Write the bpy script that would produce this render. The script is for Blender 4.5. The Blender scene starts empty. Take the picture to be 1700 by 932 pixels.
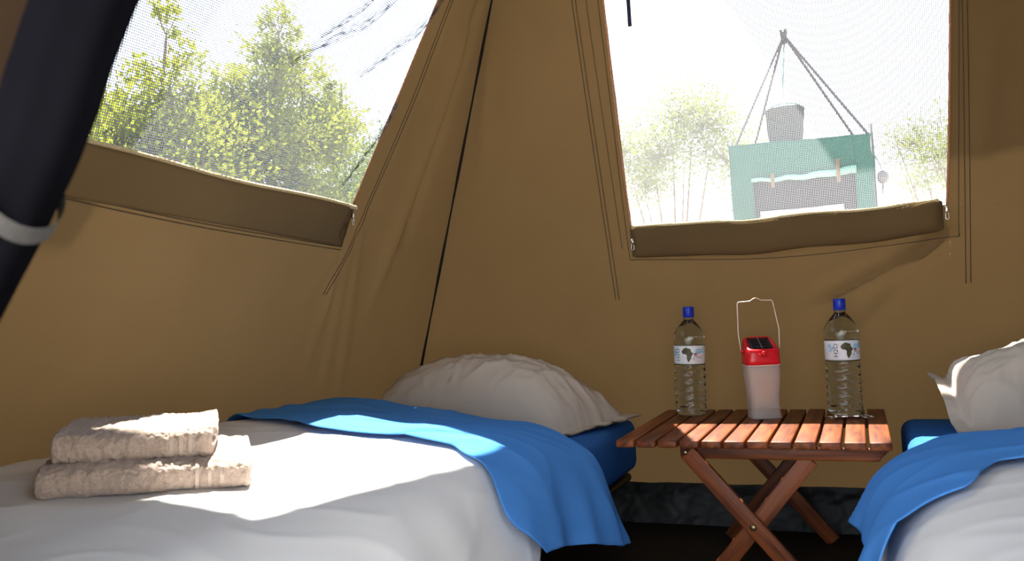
import bpy, bmesh, math, random
from mathutils import Vector, Matrix, noise
random.seed(7)
PI = math.pi
sc = bpy.context.scene
C = sc.collection

# ------------------------------------------------------------------ camera
cam_d = bpy.data.cameras.new('camera')
cam = bpy.data.objects.new('camera', cam_d); C.objects.link(cam)
cam_d.sensor_width = 36.0
cam_d.lens = 36.0 * 1343.0 / 1700.0
CX = Vector((0.91777371, 0.3935113, -0.05329424))     # camera right in the world
CD = Vector((-0.06643887, 0.01984666, -0.9975931))    # camera down
CF = Vector((-0.39150644, 0.91910553, 0.04435918))    # camera forward
m = Matrix.Identity(4)
for i in range(3):
    m[i][0] = CX[i]; m[i][1] = -CD[i]; m[i][2] = -CF[i]
m[2][3] = 0.70
cam.matrix_world = m
cam_d.clip_start = 0.02; cam_d.clip_end = 400
cam_d.dof.use_dof = True; cam_d.dof.focus_distance = 2.4; cam_d.dof.aperture_fstop = 7.0
sc.camera = cam

# ------------------------------------------------------------------ sky, sun, exposure
world = bpy.data.worlds.new('sky'); sc.world = world; world.use_nodes = True
wn = world.node_tree; wn.nodes.clear()
wo = wn.nodes.new('ShaderNodeOutputWorld'); wb = wn.nodes.new('ShaderNodeBackground')
wt = wn.nodes.new('ShaderNodeTexCoord'); wx = wn.nodes.new('ShaderNodeSeparateXYZ')
wr = wn.nodes.new('ShaderNodeValToRGB')
wr.color_ramp.elements[0].position = 0.0; wr.color_ramp.elements[0].color = (0.93, 0.96, 1.0, 1)
wr.color_ramp.elements[1].position = 0.9; wr.color_ramp.elements[1].color = (0.55, 0.74, 1.0, 1)
wn.links.new(wt.outputs['Generated'], wx.inputs[0]); wn.links.new(wx.outputs['Z'], wr.inputs[0])
wn.links.new(wr.outputs[0], wb.inputs['Color']); wn.links.new(wb.outputs[0], wo.inputs['Surface'])
wb.inputs['Strength'].default_value = 1.1
SUN = Vector((-0.253, 0.445, 1.0)).normalized()
sl = bpy.data.lights.new('sun', 'SUN'); sl.energy = 11.0; sl.angle = math.radians(0.7); sl.color = (1.0, 0.95, 0.86)
so = bpy.data.objects.new('sun', sl); C.objects.link(so)
so.rotation_euler = SUN.to_track_quat('Z', 'Y').to_euler(); so.location = (-3, 5, 12)
vs = sc.view_settings
vs.view_transform = 'Standard'; vs.look = 'None'; vs.gamma = 1.0; vs.use_curve_mapping = False
vs.exposure = 2.02
sc.cycles.use_denoising = True
sc.cycles.max_bounces = 10; sc.cycles.diffuse_bounces = 5; sc.cycles.transmission_bounces = 8
sc.cycles.transparent_max_bounces = 16; sc.cycles.caustics_refractive = False; sc.cycles.caustics_reflective = False

# ------------------------------------------------------------------ helpers
ORG = {}
def tag(o, label=None, cat=None, group=None, kind=None):
    if label: o['label'] = label
    if cat: o['category'] = cat
    if group: o['group'] = group
    if kind: o['kind'] = kind
    return o
def thing(name, label, cat, loc=(0, 0, 0), group=None):
    o = bpy.data.objects.new(name, None); C.objects.link(o)
    o.empty_display_size = 0.05
    o.location = loc; ORG[o] = Vector(loc)
    return tag(o, label, cat, group)
def mobj(name, verts, faces, mat, parent=None, smooth=True, local=False, uvs=None):
    """one mesh object; verts in world coordinates unless local"""
    org = ORG[parent] if parent is not None else Vector((0, 0, 0))
    me = bpy.data.meshes.new(name)
    if local: vv = [tuple(v) for v in verts]
    else: vv = [tuple(Vector(v) - org) for v in verts]
    me.from_pydata(vv, [], faces); me.update()
    if uvs is not None:
        ul = me.uv_layers.new(name='UVMap')
        for lp in me.loops: ul.data[lp.index].uv = uvs[lp.vertex_index]
    if smooth: me.polygons.foreach_set('use_smooth', [True] * len(me.polygons))
    me.materials.append(mat)
    o = bpy.data.objects.new(name, me); C.objects.link(o)
    if parent is not None: o.parent = parent
    ORG[o] = org
    return o
def fixn(o):
    bm = bmesh.new(); bm.from_mesh(o.data); bmesh.ops.recalc_face_normals(bm, faces=bm.faces)
    bm.to_mesh(o.data); bm.free(); return o
def solid(o, t, off=-1.0):
    md = o.modifiers.new('thickness', 'SOLIDIFY'); md.thickness = t; md.offset = off; return o
def subsurf(o, n=1):
    md = o.modifiers.new('smooth', 'SUBSURF'); md.levels = n; md.render_levels = n; return o
def autosmooth(o, ang=40):
    me = o.data
    me.polygons.foreach_set('use_smooth', [True] * len(me.polygons))
    bm = bmesh.new(); bm.from_mesh(me)
    for e in bm.edges:
        if len(e.link_faces) == 2 and e.calc_face_angle(0) > math.radians(ang): e.smooth = False
    bm.to_mesh(me); bm.free(); return o
def grid(nu, nv, fn, wrap_u=False):
    """fn(u,v) with u,v in 0..1"""
    V = []; F = []
    cu = nu if wrap_u else nu + 1
    for j in range(nv + 1):
        for i in range(cu): V.append(fn(i / nu, j / nv))
    for j in range(nv):
        for i in range(nu):
            a = j * cu + i; b = j * cu + (i + 1) % cu
            F.append((a, b, b + cu, a + cu))
    return V, F
def join(*parts):
    V = []; F = []
    for v, f in parts:
        n = len(V); V += list(v); F += [tuple(i + n for i in q) for q in f]
    return V, F
def boxg(x0, x1, y0, y1, z0, z1, bev=0.0, seg=2):
    bm = bmesh.new(); bmesh.ops.create_cube(bm, size=1.0)
    for v in bm.verts:
        v.co = Vector(((x0 + x1) / 2 + v.co.x * (x1 - x0), (y0 + y1) / 2 + v.co.y * (y1 - y0), (z0 + z1) / 2 + v.co.z * (z1 - z0)))
    if bev: bmesh.ops.bevel(bm, geom=list(bm.edges), offset=bev, segments=seg, profile=0.5, affect='EDGES')
    bm.verts.index_update()
    V = [v.co.copy() for v in bm.verts]; F = [tuple(v.index for v in f.verts) for f in bm.faces]; bm.free()
    return V, F
def barg(p, q, w, t, side, bev=0.002):
    """bar from p to q, width w across `side` x axis, thickness t along side"""
    p = Vector(p); q = Vector(q); L = (q - p).length
    V, F = boxg(-w / 2, w / 2, -t / 2, t / 2, 0, L, bev)
    z = (q - p).normalized(); y = Vector(side).normalized(); x = y.cross(z).normalized(); y = z.cross(x)
    return [p + x * v.x + y * v.y + z * v.z for v in V], F
def tubeg(pts, r, n=8, closed=False, cap=True):
    P = [Vector(p) for p in pts]; V = []; F = []
    R = r if isinstance(r, (list, tuple)) else [r] * len(P)
    up = None
    for i, p in enumerate(P):
        a = P[(i - 1) % len(P)] if (closed or i > 0) else P[i]
        b = P[(i + 1) % len(P)] if (closed or i < len(P) - 1) else P[i]
        d = (b - a).normalized()
        if up is None:
            up = Vector((0, 0, 1)) if abs(d.z) < 0.9 else Vector((1, 0, 0))
        x = up.cross(d).normalized(); up = d.cross(x).normalized()
        for k in range(n):
            t = 2 * PI * k / n
            V.append(p + x * (R[i] * math.cos(t)) + up * (R[i] * math.sin(t)))
    m_ = len(P)
    for i in range(m_ if closed else m_ - 1):
        for k in range(n):
            a = i * n + k; b = i * n + (k + 1) % n; j = ((i + 1) % m_) * n
            F.append((a, b, j + (k + 1) % n, j + k))
    if cap and not closed:
        F.append(tuple(range(n - 1, -1, -1))); F.append(tuple(range((m_ - 1) * n, m_ * n)))
    return V, F
def latheg(prof, n=32, c=(0, 0, 0), rmod=None):
    V = []; F = []; c = Vector(c)
    for r, z in prof:
        for k in range(n):
            t = 2 * PI * k / n; rr = r * (rmod(t, z) if rmod else 1)
            V.append(c + Vector((rr * math.cos(t), rr * math.sin(t), z)))
    for i in range(len(prof) - 1):
        for k in range(n):
            a = i * n + k; b = i * n + (k + 1) % n
            F.append((a, b, b + n, a + n))
    F.append(tuple(range(n - 1, -1, -1))); F.append(tuple(range((len(prof) - 1) * n, len(prof) * n)))
    return V, F
def catmull(P, n=12):
    P = [Vector(p) for p in P]; out = []
    Q = [P[0] * 2 - P[1]] + P + [P[-1] * 2 - P[-2]]
    for i in range(1, len(Q) - 2):
        for k in range(n):
            t = k / n; a, b, c_, d = Q[i - 1], Q[i], Q[i + 1], Q[i + 2]
            out.append(0.5 * (2 * b + (c_ - a) * t + (2 * a - 5 * b + 4 * c_ - d) * t * t + (3 * b - a - 3 * c_ + d) * t ** 3))
    out.append(P[-1]); return out
def nz(x, y, z=0.0): return noise.noise(Vector((x, y, z)))
def sm(a, b, x):
    t = min(1, max(0, (x - a) / (b - a))); return t * t * (3 - 2 * t)
def copy_tree(o, parent=None):
    c = o.copy(); C.objects.link(c); c.parent = parent
    for ch in list(o.children): copy_tree(ch, c)
    return c

# ------------------------------------------------------------------ materials
def newmat(name):
    mt = bpy.data.materials.new(name); mt.use_nodes = True
    nt = mt.node_tree; nt.nodes.clear()
    out = nt.nodes.new('ShaderNodeOutputMaterial'); return mt, nt, out
def ncolor(nt, base, var, scale, detail=3.0, coord='Object', stretch=None):
    tc = nt.nodes.new('ShaderNodeTexCoord'); no = nt.nodes.new('ShaderNodeTexNoise')
    no.inputs['Scale'].default_value = scale; no.inputs['Detail'].default_value = detail
    src = tc.outputs[coord]
    if stretch:
        mp = nt.nodes.new('ShaderNodeMapping'); mp.inputs['Scale'].default_value = stretch
        nt.links.new(src, mp.inputs['Vector']); src = mp.outputs[0]
    nt.links.new(src, no.inputs['Vector'])
    cr = nt.nodes.new('ShaderNodeValToRGB')
    cr.color_ramp.elements[0].position = 0.3; cr.color_ramp.elements[1].position = 0.7
    cr.color_ramp.elements[0].color = tuple(max(0, b * (1 - var)) for b in base) + (1,)
    cr.color_ramp.elements[1].color = tuple(min(1, b * (1 + var)) for b in base) + (1,)
    nt.links.new(no.outputs['Fac'], cr.inputs[0])
    return cr.outputs[0], no.outputs['Fac'], src
def bumpn(nt, fac, strength, dist):
    b = nt.nodes.new('ShaderNodeBump'); b.inputs['Strength'].default_value = strength; b.inputs['Distance'].default_value = dist
    nt.links.new(fac, b.inputs['Height']); return b.outputs[0]
def pmat(name, col, rough=0.6, var=0.0, scale=20, metal=0.0, spec=0.5, trans=0.0, ior=1.45, bump=0.0, bdist=0.001, bscale=None, stretch=None, sheen=0.0, sss=0.0, emit=None):
    mt, nt, out = newmat(name)
    p = nt.nodes.new('ShaderNodeBsdfPrincipled'); nt.links.new(p.outputs[0], out.inputs['Surface'])
    p.inputs['Base Color'].default_value = tuple(col) + (1,)
    p.inputs['Roughness'].default_value = rough; p.inputs['Metallic'].default_value = metal
    p.inputs['Specular IOR Level'].default_value = spec; p.inputs['IOR'].default_value = ior
    p.inputs['Transmission Weight'].default_value = trans; p.inputs['Sheen Weight'].default_value = sheen
    if var:
        c_, f_, s_ = ncolor(nt, col, var, scale, stretch=stretch); nt.links.new(c_, p.inputs['Base Color'])
    if bump:
        tc = nt.nodes.new('ShaderNodeTexCoord'); no = nt.nodes.new('ShaderNodeTexNoise')
        no.inputs['Scale'].default_value = bscale or scale; no.inputs['Detail'].default_value = 4
        nt.links.new(tc.outputs['Object'], no.inputs['Vector'])
        nt.links.new(bumpn(nt, no.outputs['Fac'], bump, bdist), p.inputs['Normal'])
    return mt
def cloth(name, col, trans_col, tw, var=0.06, scale=6, weave=900, wb_=0.25):
    """woven cloth: diffuse on the face plus light let through"""
    mt, nt, out = newmat(name)
    d = nt.nodes.new('ShaderNodeBsdfDiffuse'); t = nt.nodes.new('ShaderNodeBsdfTranslucent'); mx = nt.nodes.new('ShaderNodeMixShader')
    c_, f_, s_ = ncolor(nt, col, var, scale); nt.links.new(c_, d.inputs['Color'])
    t.inputs['Color'].default_value = tuple(trans_col) + (1,)
    mx.inputs[0].default_value = tw
    nt.links.new(d.outputs[0], mx.inputs[1]); nt.links.new(t.outputs[0], mx.inputs[2]); nt.links.new(mx.outputs[0], out.inputs['Surface'])
    no = nt.nodes.new('ShaderNodeTexNoise'); no.inputs['Scale'].default_value = weave; no.inputs['Detail'].default_value = 1
    nt.links.new(s_, no.inputs['Vector']); nrm = bumpn(nt, no.outputs['Fac'], wb_, 0.0006)
    nt.links.new(nrm, d.inputs['Normal']); return mt
def netmat(name, pitch, cover, col):
    mt, nt, out = newmat(name)
    uv = nt.nodes.new('ShaderNodeUVMap'); sp = nt.nodes.new('ShaderNodeSeparateXYZ'); nt.links.new(uv.outputs[0], sp.inputs[0])
    def strand(sock):
        a = nt.nodes.new('ShaderNodeMath'); a.operation = 'DIVIDE'; a.inputs[1].default_value = pitch; nt.links.new(sock, a.inputs[0])
        b = nt.nodes.new('ShaderNodeMath'); b.operation = 'FRACT'; nt.links.new(a.outputs[0], b.inputs[0])
        c_ = nt.nodes.new('ShaderNodeMath'); c_.operation = 'LESS_THAN'; c_.inputs[1].default_value = cover; nt.links.new(b.outputs[0], c_.inputs[0])
        return c_.outputs[0]
    mxm = nt.nodes.new('ShaderNodeMath'); mxm.operation = 'MAXIMUM'
    nt.links.new(strand(sp.outputs[0]), mxm.inputs[0]); nt.links.new(strand(sp.outputs[1]), mxm.inputs[1])
    d = nt.nodes.new('ShaderNodeBsdfDiffuse'); t = nt.nodes.new('ShaderNodeBsdfTranslucent'); m1 = nt.nodes.new('ShaderNodeMixShader')
    d.inputs['Color'].default_value = tuple(col) + (1,); t.inputs['Color'].default_value = tuple(col) + (1,); m1.inputs[0].default_value = 0.5
    nt.links.new(d.outputs[0], m1.inputs[1]); nt.links.new(t.outputs[0], m1.inputs[2])
    tr = nt.nodes.new('ShaderNodeBsdfTransparent'); m2 = nt.nodes.new('ShaderNodeMixShader')
    nt.links.new(mxm.outputs[0], m2.inputs[0]); nt.links.new(tr.outputs[0], m2.inputs[1]); nt.links.new(m1.outputs[0], m2.inputs[2])
    nt.links.new(m2.outputs[0], out.inputs['Surface']); return mt
def woodmat(name, dark, light):
    mt, nt, out = newmat(name)
    p = nt.nodes.new('ShaderNodeBsdfPrincipled'); nt.links.new(p.outputs[0], out.inputs['Surface'])
    tc = nt.nodes.new('ShaderNodeTexCoord'); oi = nt.nodes.new('ShaderNodeObjectInfo')
    ad = nt.nodes.new('ShaderNodeVectorMath'); ad.operation = 'ADD'
    sc_ = nt.nodes.new('ShaderNodeVectorMath'); sc_.operation = 'SCALE'; sc_.inputs[3].default_value = 7.0
    cm = nt.nodes.new('ShaderNodeCombineXYZ')
    for k in range(3): nt.links.new(oi.outputs['Random'], cm.inputs[k])
    nt.links.new(cm.outputs[0], sc_.inputs[0]); nt.links.new(tc.outputs['Object'], ad.inputs[0]); nt.links.new(sc_.outputs[0], ad.inputs[1])
    mp = nt.nodes.new('ShaderNodeMapping'); mp.inputs['Scale'].default_value = (60, 5, 60); nt.links.new(ad.outputs[0], mp.inputs[0])
    no = nt.nodes.new('ShaderNodeTexNoise'); no.inputs['Scale'].default_value = 1.0; no.inputs['Detail'].default_value = 5; no.inputs['Distortion'].default_value = 0.6
    nt.links.new(mp.outputs[0], no.inputs['Vector'])
    cr = nt.nodes.new('ShaderNodeValToRGB'); cr.color_ramp.elements[0].position = 0.32; cr.color_ramp.elements[1].position = 0.7
    cr.color_ramp.elements[0].color = tuple(dark) + (1,); cr.color_ramp.elements[1].color = tuple(light) + (1,)
    nt.links.new(no.outputs['Fac'], cr.inputs[0])
    hs = nt.nodes.new('ShaderNodeHueSaturation'); mr = nt.nodes.new('ShaderNodeMapRange')
    mr.inputs['To Min'].default_value = 0.8; mr.inputs['To Max'].default_value = 1.2
    nt.links.new(oi.outputs['Random'], mr.inputs['Value']); nt.links.new(mr.outputs[0], hs.inputs['Value']); nt.links.new(cr.outputs[0], hs.inputs['Color'])
    nt.links.new(hs.outputs[0], p.inputs['Base Color']); p.inputs['Roughness'].default_value = 0.45; p.inputs['Specular IOR Level'].default_value = 0.28
    nt.links.new(bumpn(nt, no.outputs['Fac'], 0.15, 0.0008), p.inputs['Normal']); return mt
M = {}
M['canvas'] = cloth('tan_canvas', (0.118, 0.078, 0.037), (0.34, 0.212, 0.09), 0.020, 0.09, 3.0)
M['flap'] = cloth('tan_flap_canvas', (0.126, 0.085, 0.041), (0.38, 0.24, 0.10), 0.018, 0.06, 5.0)
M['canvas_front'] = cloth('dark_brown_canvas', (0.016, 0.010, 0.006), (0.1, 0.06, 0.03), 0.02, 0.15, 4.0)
M['rolledge'] = pmat('ribbed_flap_edge', (0.52, 0.42, 0.24), 0.8, 0.15, 200)
M['stitch'] = pmat('dark_seam_thread', (0.05, 0.034, 0.017), 0.9, 0.2, 80)
M['zip'] = pmat('copper_zip_tape', (0.42, 0.20, 0.11), 0.6, 0.2, 300)
M['cornergap'] = pmat('black_corner_tape', (0.008, 0.007, 0.006), 0.9, 0.2, 50)
M['steel'] = pmat('bright_steel', (0.7, 0.68, 0.64), 0.25, 0.1, 60, metal=1.0)
M['net'] = netmat('insect_net', 0.0048, 0.32, (0.06, 0.065, 0.085))
M['net2'] = netmat('insect_net_pale', 0.0048, 0.32, (0.13, 0.135, 0.15))
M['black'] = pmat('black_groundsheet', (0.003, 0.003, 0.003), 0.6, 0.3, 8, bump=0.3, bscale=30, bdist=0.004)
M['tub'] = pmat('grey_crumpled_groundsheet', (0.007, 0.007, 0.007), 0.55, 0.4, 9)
M['navy'] = cloth('navy_black_cloth', (0.0042, 0.0042, 0.0058), (0.003, 0.003, 0.005), 0.05, 0.25, 5.0)
M['strap'] = pmat('grey_webbing', (0.05, 0.047, 0.046), 0.8, 0.15, 200)
M['bluestrap'] = pmat('dark_blue_webbing', (0.012, 0.018, 0.05), 0.8, 0.15, 200)
M['white'] = cloth('off_white_cotton', (0.83, 0.81, 0.785), (0.5, 0.48, 0.44), 0.05, 0.03, 4.0, 1200, 0.12)
M['pillow'] = cloth('stone_cotton', (0.57, 0.51, 0.44), (0.5, 0.45, 0.4), 0.05, 0.03, 4.0, 1200, 0.12)
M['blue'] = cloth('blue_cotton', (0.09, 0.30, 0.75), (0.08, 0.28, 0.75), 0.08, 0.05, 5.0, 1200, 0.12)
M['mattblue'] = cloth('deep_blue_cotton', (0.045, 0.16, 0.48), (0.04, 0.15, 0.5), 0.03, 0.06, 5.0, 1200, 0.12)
M['towel'] = pmat('taupe_terry', (0.42, 0.325, 0.265), 0.95, 0.12, 260, bump=0.8, bscale=420, bdist=0.003, sheen=0.3, spec=0.1)
M['border'] = pmat('taupe_woven_border', (0.45, 0.36, 0.295), 0.9, 0.06, 300, spec=0.1)
M['wood'] = woodmat('red_hardwood', (0.075, 0.017, 0.006), (0.30, 0.080, 0.020))
M['brass'] = pmat('dull_brass', (0.35, 0.26, 0.12), 0.35, 0.2, 90, metal=1.0)
M['iron'] = pmat('black_iron', (0.012, 0.012, 0.013), 0.5, 0.2, 30, metal=0.3)
M['pet'] = pmat('clear_plastic_water', (0.80, 0.92, 1.0), 0.02, trans=1.0, ior=1.33)
M['capblue'] = pmat('blue_plastic', (0.004, 0.03, 0.42), 0.35, 0.08, 100)
M['paper'] = pmat('white_label', (0.72, 0.77, 0.82), 0.5, 0.08, 60)
M['olive'] = pmat('olive_print', (0.055, 0.06, 0.02), 0.5, 0.4, 120)
M['ink'] = pmat('black_print', (0.03, 0.03, 0.04), 0.5, 0.1, 100)
M['skyink'] = pmat('light_blue_print', (0.25, 0.52, 0.80), 0.5, 0.35, 160)
M['redink'] = pmat('red_print', (0.45, 0.06, 0.05), 0.5, 0.2, 160)
M['red'] = pmat('red_plastic', (0.62, 0.008, 0.018), 0.28, 0.05, 60)
M['solar'] = pmat('solar_cell', (0.008, 0.009, 0.018), 0.2, 0.2, 90)
M['solarline'] = pmat('solar_busbar', (0.35, 0.35, 0.38), 0.4, 0.1, 90)
M['green'] = cloth('green_canvas', (0.014, 0.095, 0.068), (0.02, 0.16, 0.12), 0.2, 0.12, 3.0)
M['palegreen'] = cloth('pale_green_canvas', (0.22, 0.50, 0.38), (0.2, 0.5, 0.38), 0.2, 0.08, 5.0)
M['openshade'] = pmat('opening_shade', (0.012, 0.010, 0.012), 0.9, 0.2, 60)  # near-black colour standing in for the shade inside the shower
M['tie'] = pmat('brown_webbing', (0.12, 0.07, 0.035), 0.9, 0.15, 90)
M['linen'] = cloth('white_linen', (0.8, 0.8, 0.8), (0.6, 0.6, 0.6), 0.15, 0.03, 5.0)
M['pole'] = pmat('dark_grey_pole', (0.04, 0.036, 0.04), 0.5, 0.35, 60)
M['bucket'] = cloth('grey_green_bucket_canvas', (0.06, 0.066, 0.064), (0.12, 0.14, 0.13), 0.1, 0.2, 30.0)
M['rope'] = pmat('green_cord', (0.05, 0.16, 0.13), 0.8, 0.2, 90)
M['sand'] = pmat('pale_sand', (0.62, 0.55, 0.45), 0.95, 0.12, 0.8, spec=0.1, bump=0.3, bscale=14, bdist=0.03)
M['bark'] = pmat('grey_bark', (0.16, 0.12, 0.085), 0.9, 0.3, 20)
def leafmat(name, col):
    mt, nt, out = newmat(name)
    d = nt.nodes.new('ShaderNodeBsdfDiffuse'); t = nt.nodes.new('ShaderNodeBsdfTranslucent'); mx = nt.nodes.new('ShaderNodeMixShader')
    c_, f_, s_ = ncolor(nt, col, 0.45, 3.5, 4.0)
    nt.links.new(c_, d.inputs['Color'])
    g = nt.nodes.new('ShaderNodeMixRGB'); g.blend_type = 'MULTIPLY'; g.inputs[0].default_value = 1; g.inputs[2].default_value = (1.7, 1.55, 0.7, 1)
    nt.links.new(c_, g.inputs[1]); nt.links.new(g.outputs[0], t.inputs['Color'])
    mx.inputs[0].default_value = 0.5
    nt.links.new(d.outputs[0], mx.inputs[1]); nt.links.new(t.outputs[0], mx.inputs[2]); nt.links.new(mx.outputs[0], out.inputs['Surface']); return mt
M['leafA'] = leafmat('yellow_green_leaf', (0.155, 0.185, 0.026))
M['leafB'] = leafmat('green_leaf', (0.08, 0.11, 0.02))
M['leafC'] = leafmat('pale_leaf', (0.13, 0.165, 0.065))
def frosted():
    mt, nt, out = newmat('frosted_plastic')
    d = nt.nodes.new('ShaderNodeBsdfPrincipled'); t = nt.nodes.new('ShaderNodeBsdfTranslucent'); tr = nt.nodes.new('ShaderNodeBsdfTransparent')
    c_, f_, s_ = ncolor(nt, (0.70, 0.68, 0.66), 0.04, 30); nt.links.new(c_, d.inputs['Base Color']); d.inputs['Roughness'].default_value = 0.32
    t.inputs['Color'].default_value = (0.85, 0.83, 0.8, 1); tr.inputs['Color'].default_value = (0.95, 0.95, 0.95, 1)
    m1 = nt.nodes.new('ShaderNodeMixShader'); m1.inputs[0].default_value = 0.5
    m2 = nt.nodes.new('ShaderNodeMixShader'); m2.inputs[0].default_value = 0.18
    nt.links.new(d.outputs[0], m1.inputs[1]); nt.links.new(t.outputs[0], m1.inputs[2])
    nt.links.new(m1.outputs[0], m2.inputs[1]); nt.links.new(tr.outputs[0], m2.inputs[2]); nt.links.new(m2.outputs[0], out.inputs['Surface']); return mt
M['frost'] = frosted()

# ------------------------------------------------------------------ tent shell
MID = -0.30                                   # the tent's middle in x
def xl(z): return -1.4285 + 0.3607 * (z - 0.7)   # left wall, leans inward
def xr(z): return 2 * MID - xl(z)
def yb(z): return 2.66 - 0.15 * (z - 0.12)       # back wall
def yf(z): return 0.27 + 0.10 * z                # front wall
ZT = 1.95; ZB = 0.10
def ridge(p, a, b, w, amp):
    ax, ay = a; bx, by = b; dx, dy = bx - ax, by - ay; L2 = dx * dx + dy * dy
    t = ((p[0] - ax) * dx + (p[1] - ay) * dy) / L2
    fall = sm(-0.12, 0.12, t) * (1 - sm(0.75, 1.12, t))
    t = min(1, max(0, t)); ex = p[0] - ax - dx * t; ey = p[1] - ay - dy * t
    return amp * fall * math.exp(-(ex * ex + ey * ey) / (w * w))
LR = [((1.955, 0.93), (1.90, 0.55), 0.016, 0.007), ((1.97, 0.97), (2.02, 0.50), 0.014, 0.007), ((2.0, 1.02), (2.12, 0.45), 0.018, 0.007),
      ((1.93, 0.92), (1.80, 0.74), 0.012, 0.006), ((2.33, 1.62), (2.16, 0.75), 0.03, 0.02), ((2.36, 1.75), (2.27, 0.95), 0.022, -0.02),
      ((1.4, 0.93), (1.35, 0.75), 0.03, 0.004), ((1.1, 0.96), (1.0, 0.8), 0.03, 0.004), ((2.22, 1.75), (2.05, 1.05), 0.02, 0.006)]
BR = [((0.26, 0.86), (-0.14, 0.66), 0.022, -0.024), ((0.24, 0.88), (0.0, 0.60), 0.018, -0.018), ((0.08, 0.84), (-0.16, 0.74), 0.02, -0.008),
      ((-1.07, 1.65), (-1.17, 1.15), 0.02, -0.008), ((-0.62, 0.86), (-0.55, 0.72), 0.02, -0.004), ((0.38, 1.4), (0.30, 0.8), 0.03, -0.008)]
def left_pt(y, z, off=0.0):
    e = yb(z) - y
    f = sm(0.0, 0.15, e) * sm(0.0, 0.12, ZT - z)
    d = f * (0.010 * nz(y * 1.6, z * 1.6, 3) + 0.0025 * nz(y * 6, z * 5, 8)) + sm(0.0, 0.04, e) * sum(ridge((y, z), *r) for r in LR)
    return Vector((xl(z) + d + off * 0.94, y, z - off * 0.34))
def back_pt(x, z, off=0.0):
    e = min(x - xl(z), xr(z) - x)
    f = sm(0.0, 0.15, e) * sm(0.0, 0.12, ZT - z)
    d = f * (0.010 * nz(x * 1.6, z * 1.6, 13) + 0.0025 * nz(x * 6, z * 5, 18)) + sm(0, 0.04, e) * sum(ridge((x, z), *r) for r in BR)
    return Vector((x, yb(z) + d - off * 0.989, z - off * 0.148))
def right_pt(y, z, off=0.0): return Vector((xr(z) + 0.01 * nz(y * 1.6, z * 1.6, 23) * sm(0, 0.15, yb(z) - y) * sm(0.0, 0.12, ZT - z), y, z))
def front_pt(x, z, off=0.0): return Vector((x, yf(z) + off, z))
def patched(Pc, lift, n=16, skip=True):
    """Pc: 4x4 control points in the wall's own 2-D; the middle patch is the opening"""
    parts = []
    for j in range(3):
        for i in range(3):
            if skip and i == 1 and j == 1: continue
            a, b, c_, d = Pc[j][i], Pc[j][i + 1], Pc[j + 1][i + 1], Pc[j + 1][i]
            def fn(u, v, a=a, b=b, c_=c_, d=d):
                p = [(a[k] * (1 - u) + b[k] * u) * (1 - v) + (d[k] * (1 - u) + c_[k] * u) * v for k in (0, 1)]
                return lift(*p)
            lu = max(abs(b[0] - a[0]), abs(c_[0] - d[0])); lv = max(abs(d[1] - a[1]), abs(c_[1] - b[1]))
            parts.append(grid(max(2, int(lu / 0.02)), max(2, int(lv / 0.02)), fn))
    V, F = join(*parts)
    bm = bmesh.new(); vs_ = [bm.verts.new(v) for v in V]
    for f in F: bm.faces.new([vs_[i] for i in f])
    bmesh.ops.remove_doubles(bm, verts=bm.verts, dist=0.0008)
    bm.verts.index_update()
    V = [v.co.copy() for v in bm.verts]; F = [tuple(v.index for v in f.verts) for f in bm.faces]; bm.free()
    return V, F
# openings (wall coordinates): bottom-left, bottom-right, top-right, top-left
LW = [(0.90, 1.062), (1.933, 1.034), (2.145, 1.80), (1.00, 1.565)]
BW = [(-0.653, 0.965), (0.243, 0.945), (0.300, 1.80), (-0.672, 1.80)]
def ring(h, lo, hi, xa, xb):
    (x0, z0), (x1, z1), (x2, z2), (x3, z3) = h
    return [[(xa(lo), lo), (x0, lo), (x1, lo), (xb(lo), lo)],
            [(xa(z0), z0), (x0, z0), (x1, z1), (xb(z1), z1)],
            [(xa(z3), z3), (x3, z3), (x2, z2), (xb(z2), z2)],
            [(xa(hi), hi), (x3, hi), (x2, hi), (xb(hi), hi)]]
wl = tag(mobj('wall_left', *patched(ring(LW, ZB, ZT, yf, yb), left_pt), M['canvas']), 'tan canvas tent side wall beside the bed with the towels', kind='structure')
wbk = tag(mobj('wall_back', *patched(ring(BW, ZB, ZT, xl, xr), back_pt), M['canvas']), 'tan canvas tent end wall behind the wooden table', kind='structure')
wrt = tag(mobj('wall_right', *grid(30, 30, lambda u, v: right_pt(yf(ZB + (ZT - ZB) * v) * (1 - u) + yb(ZB + (ZT - ZB) * v) * u, ZB + (ZT - ZB) * v)), M['canvas']), 'tan canvas tent side wall out of view', kind='structure')
DW = [(-1.00, 0.10), (0.72, 0.10), (0.34, 1.66), (0.06, 1.66)]
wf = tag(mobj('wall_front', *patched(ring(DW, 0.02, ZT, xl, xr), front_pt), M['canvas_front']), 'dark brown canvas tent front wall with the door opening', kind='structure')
def roof(u, v):
    x = xl(ZT) * (1 - u) + xr(ZT) * u; y = yf(ZT) * (1 - v) + yb(ZT) * v
    return Vector((x, y, ZT + 0.16 * math.sin(PI * u) ** 0.7 * math.sin(PI * v) ** 0.7))
tag(mobj('ceiling', *grid(16, 16, roof), M['canvas']), 'tan canvas tent roof', kind='structure')
# unseen canvas sheet added above the roof to block and shape the sun
mask_pts = [(-1.72, -0.7, 2.27), (1.25, -0.7, 2.27), (1.25, 3.05, 2.27), (-0.33, 3.05, 2.27), (-0.46, 2.76, 2.27), (-1.20, 1.70, 2.27), (-1.72, 1.70, 2.27)]
tag(solid(mobj('sun_mask_1', mask_pts, [tuple(range(7))], M['canvas'], smooth=False), 0.002), 'unseen canvas sheet added above the tent roof to shape the sun patches', kind='structure')
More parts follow.
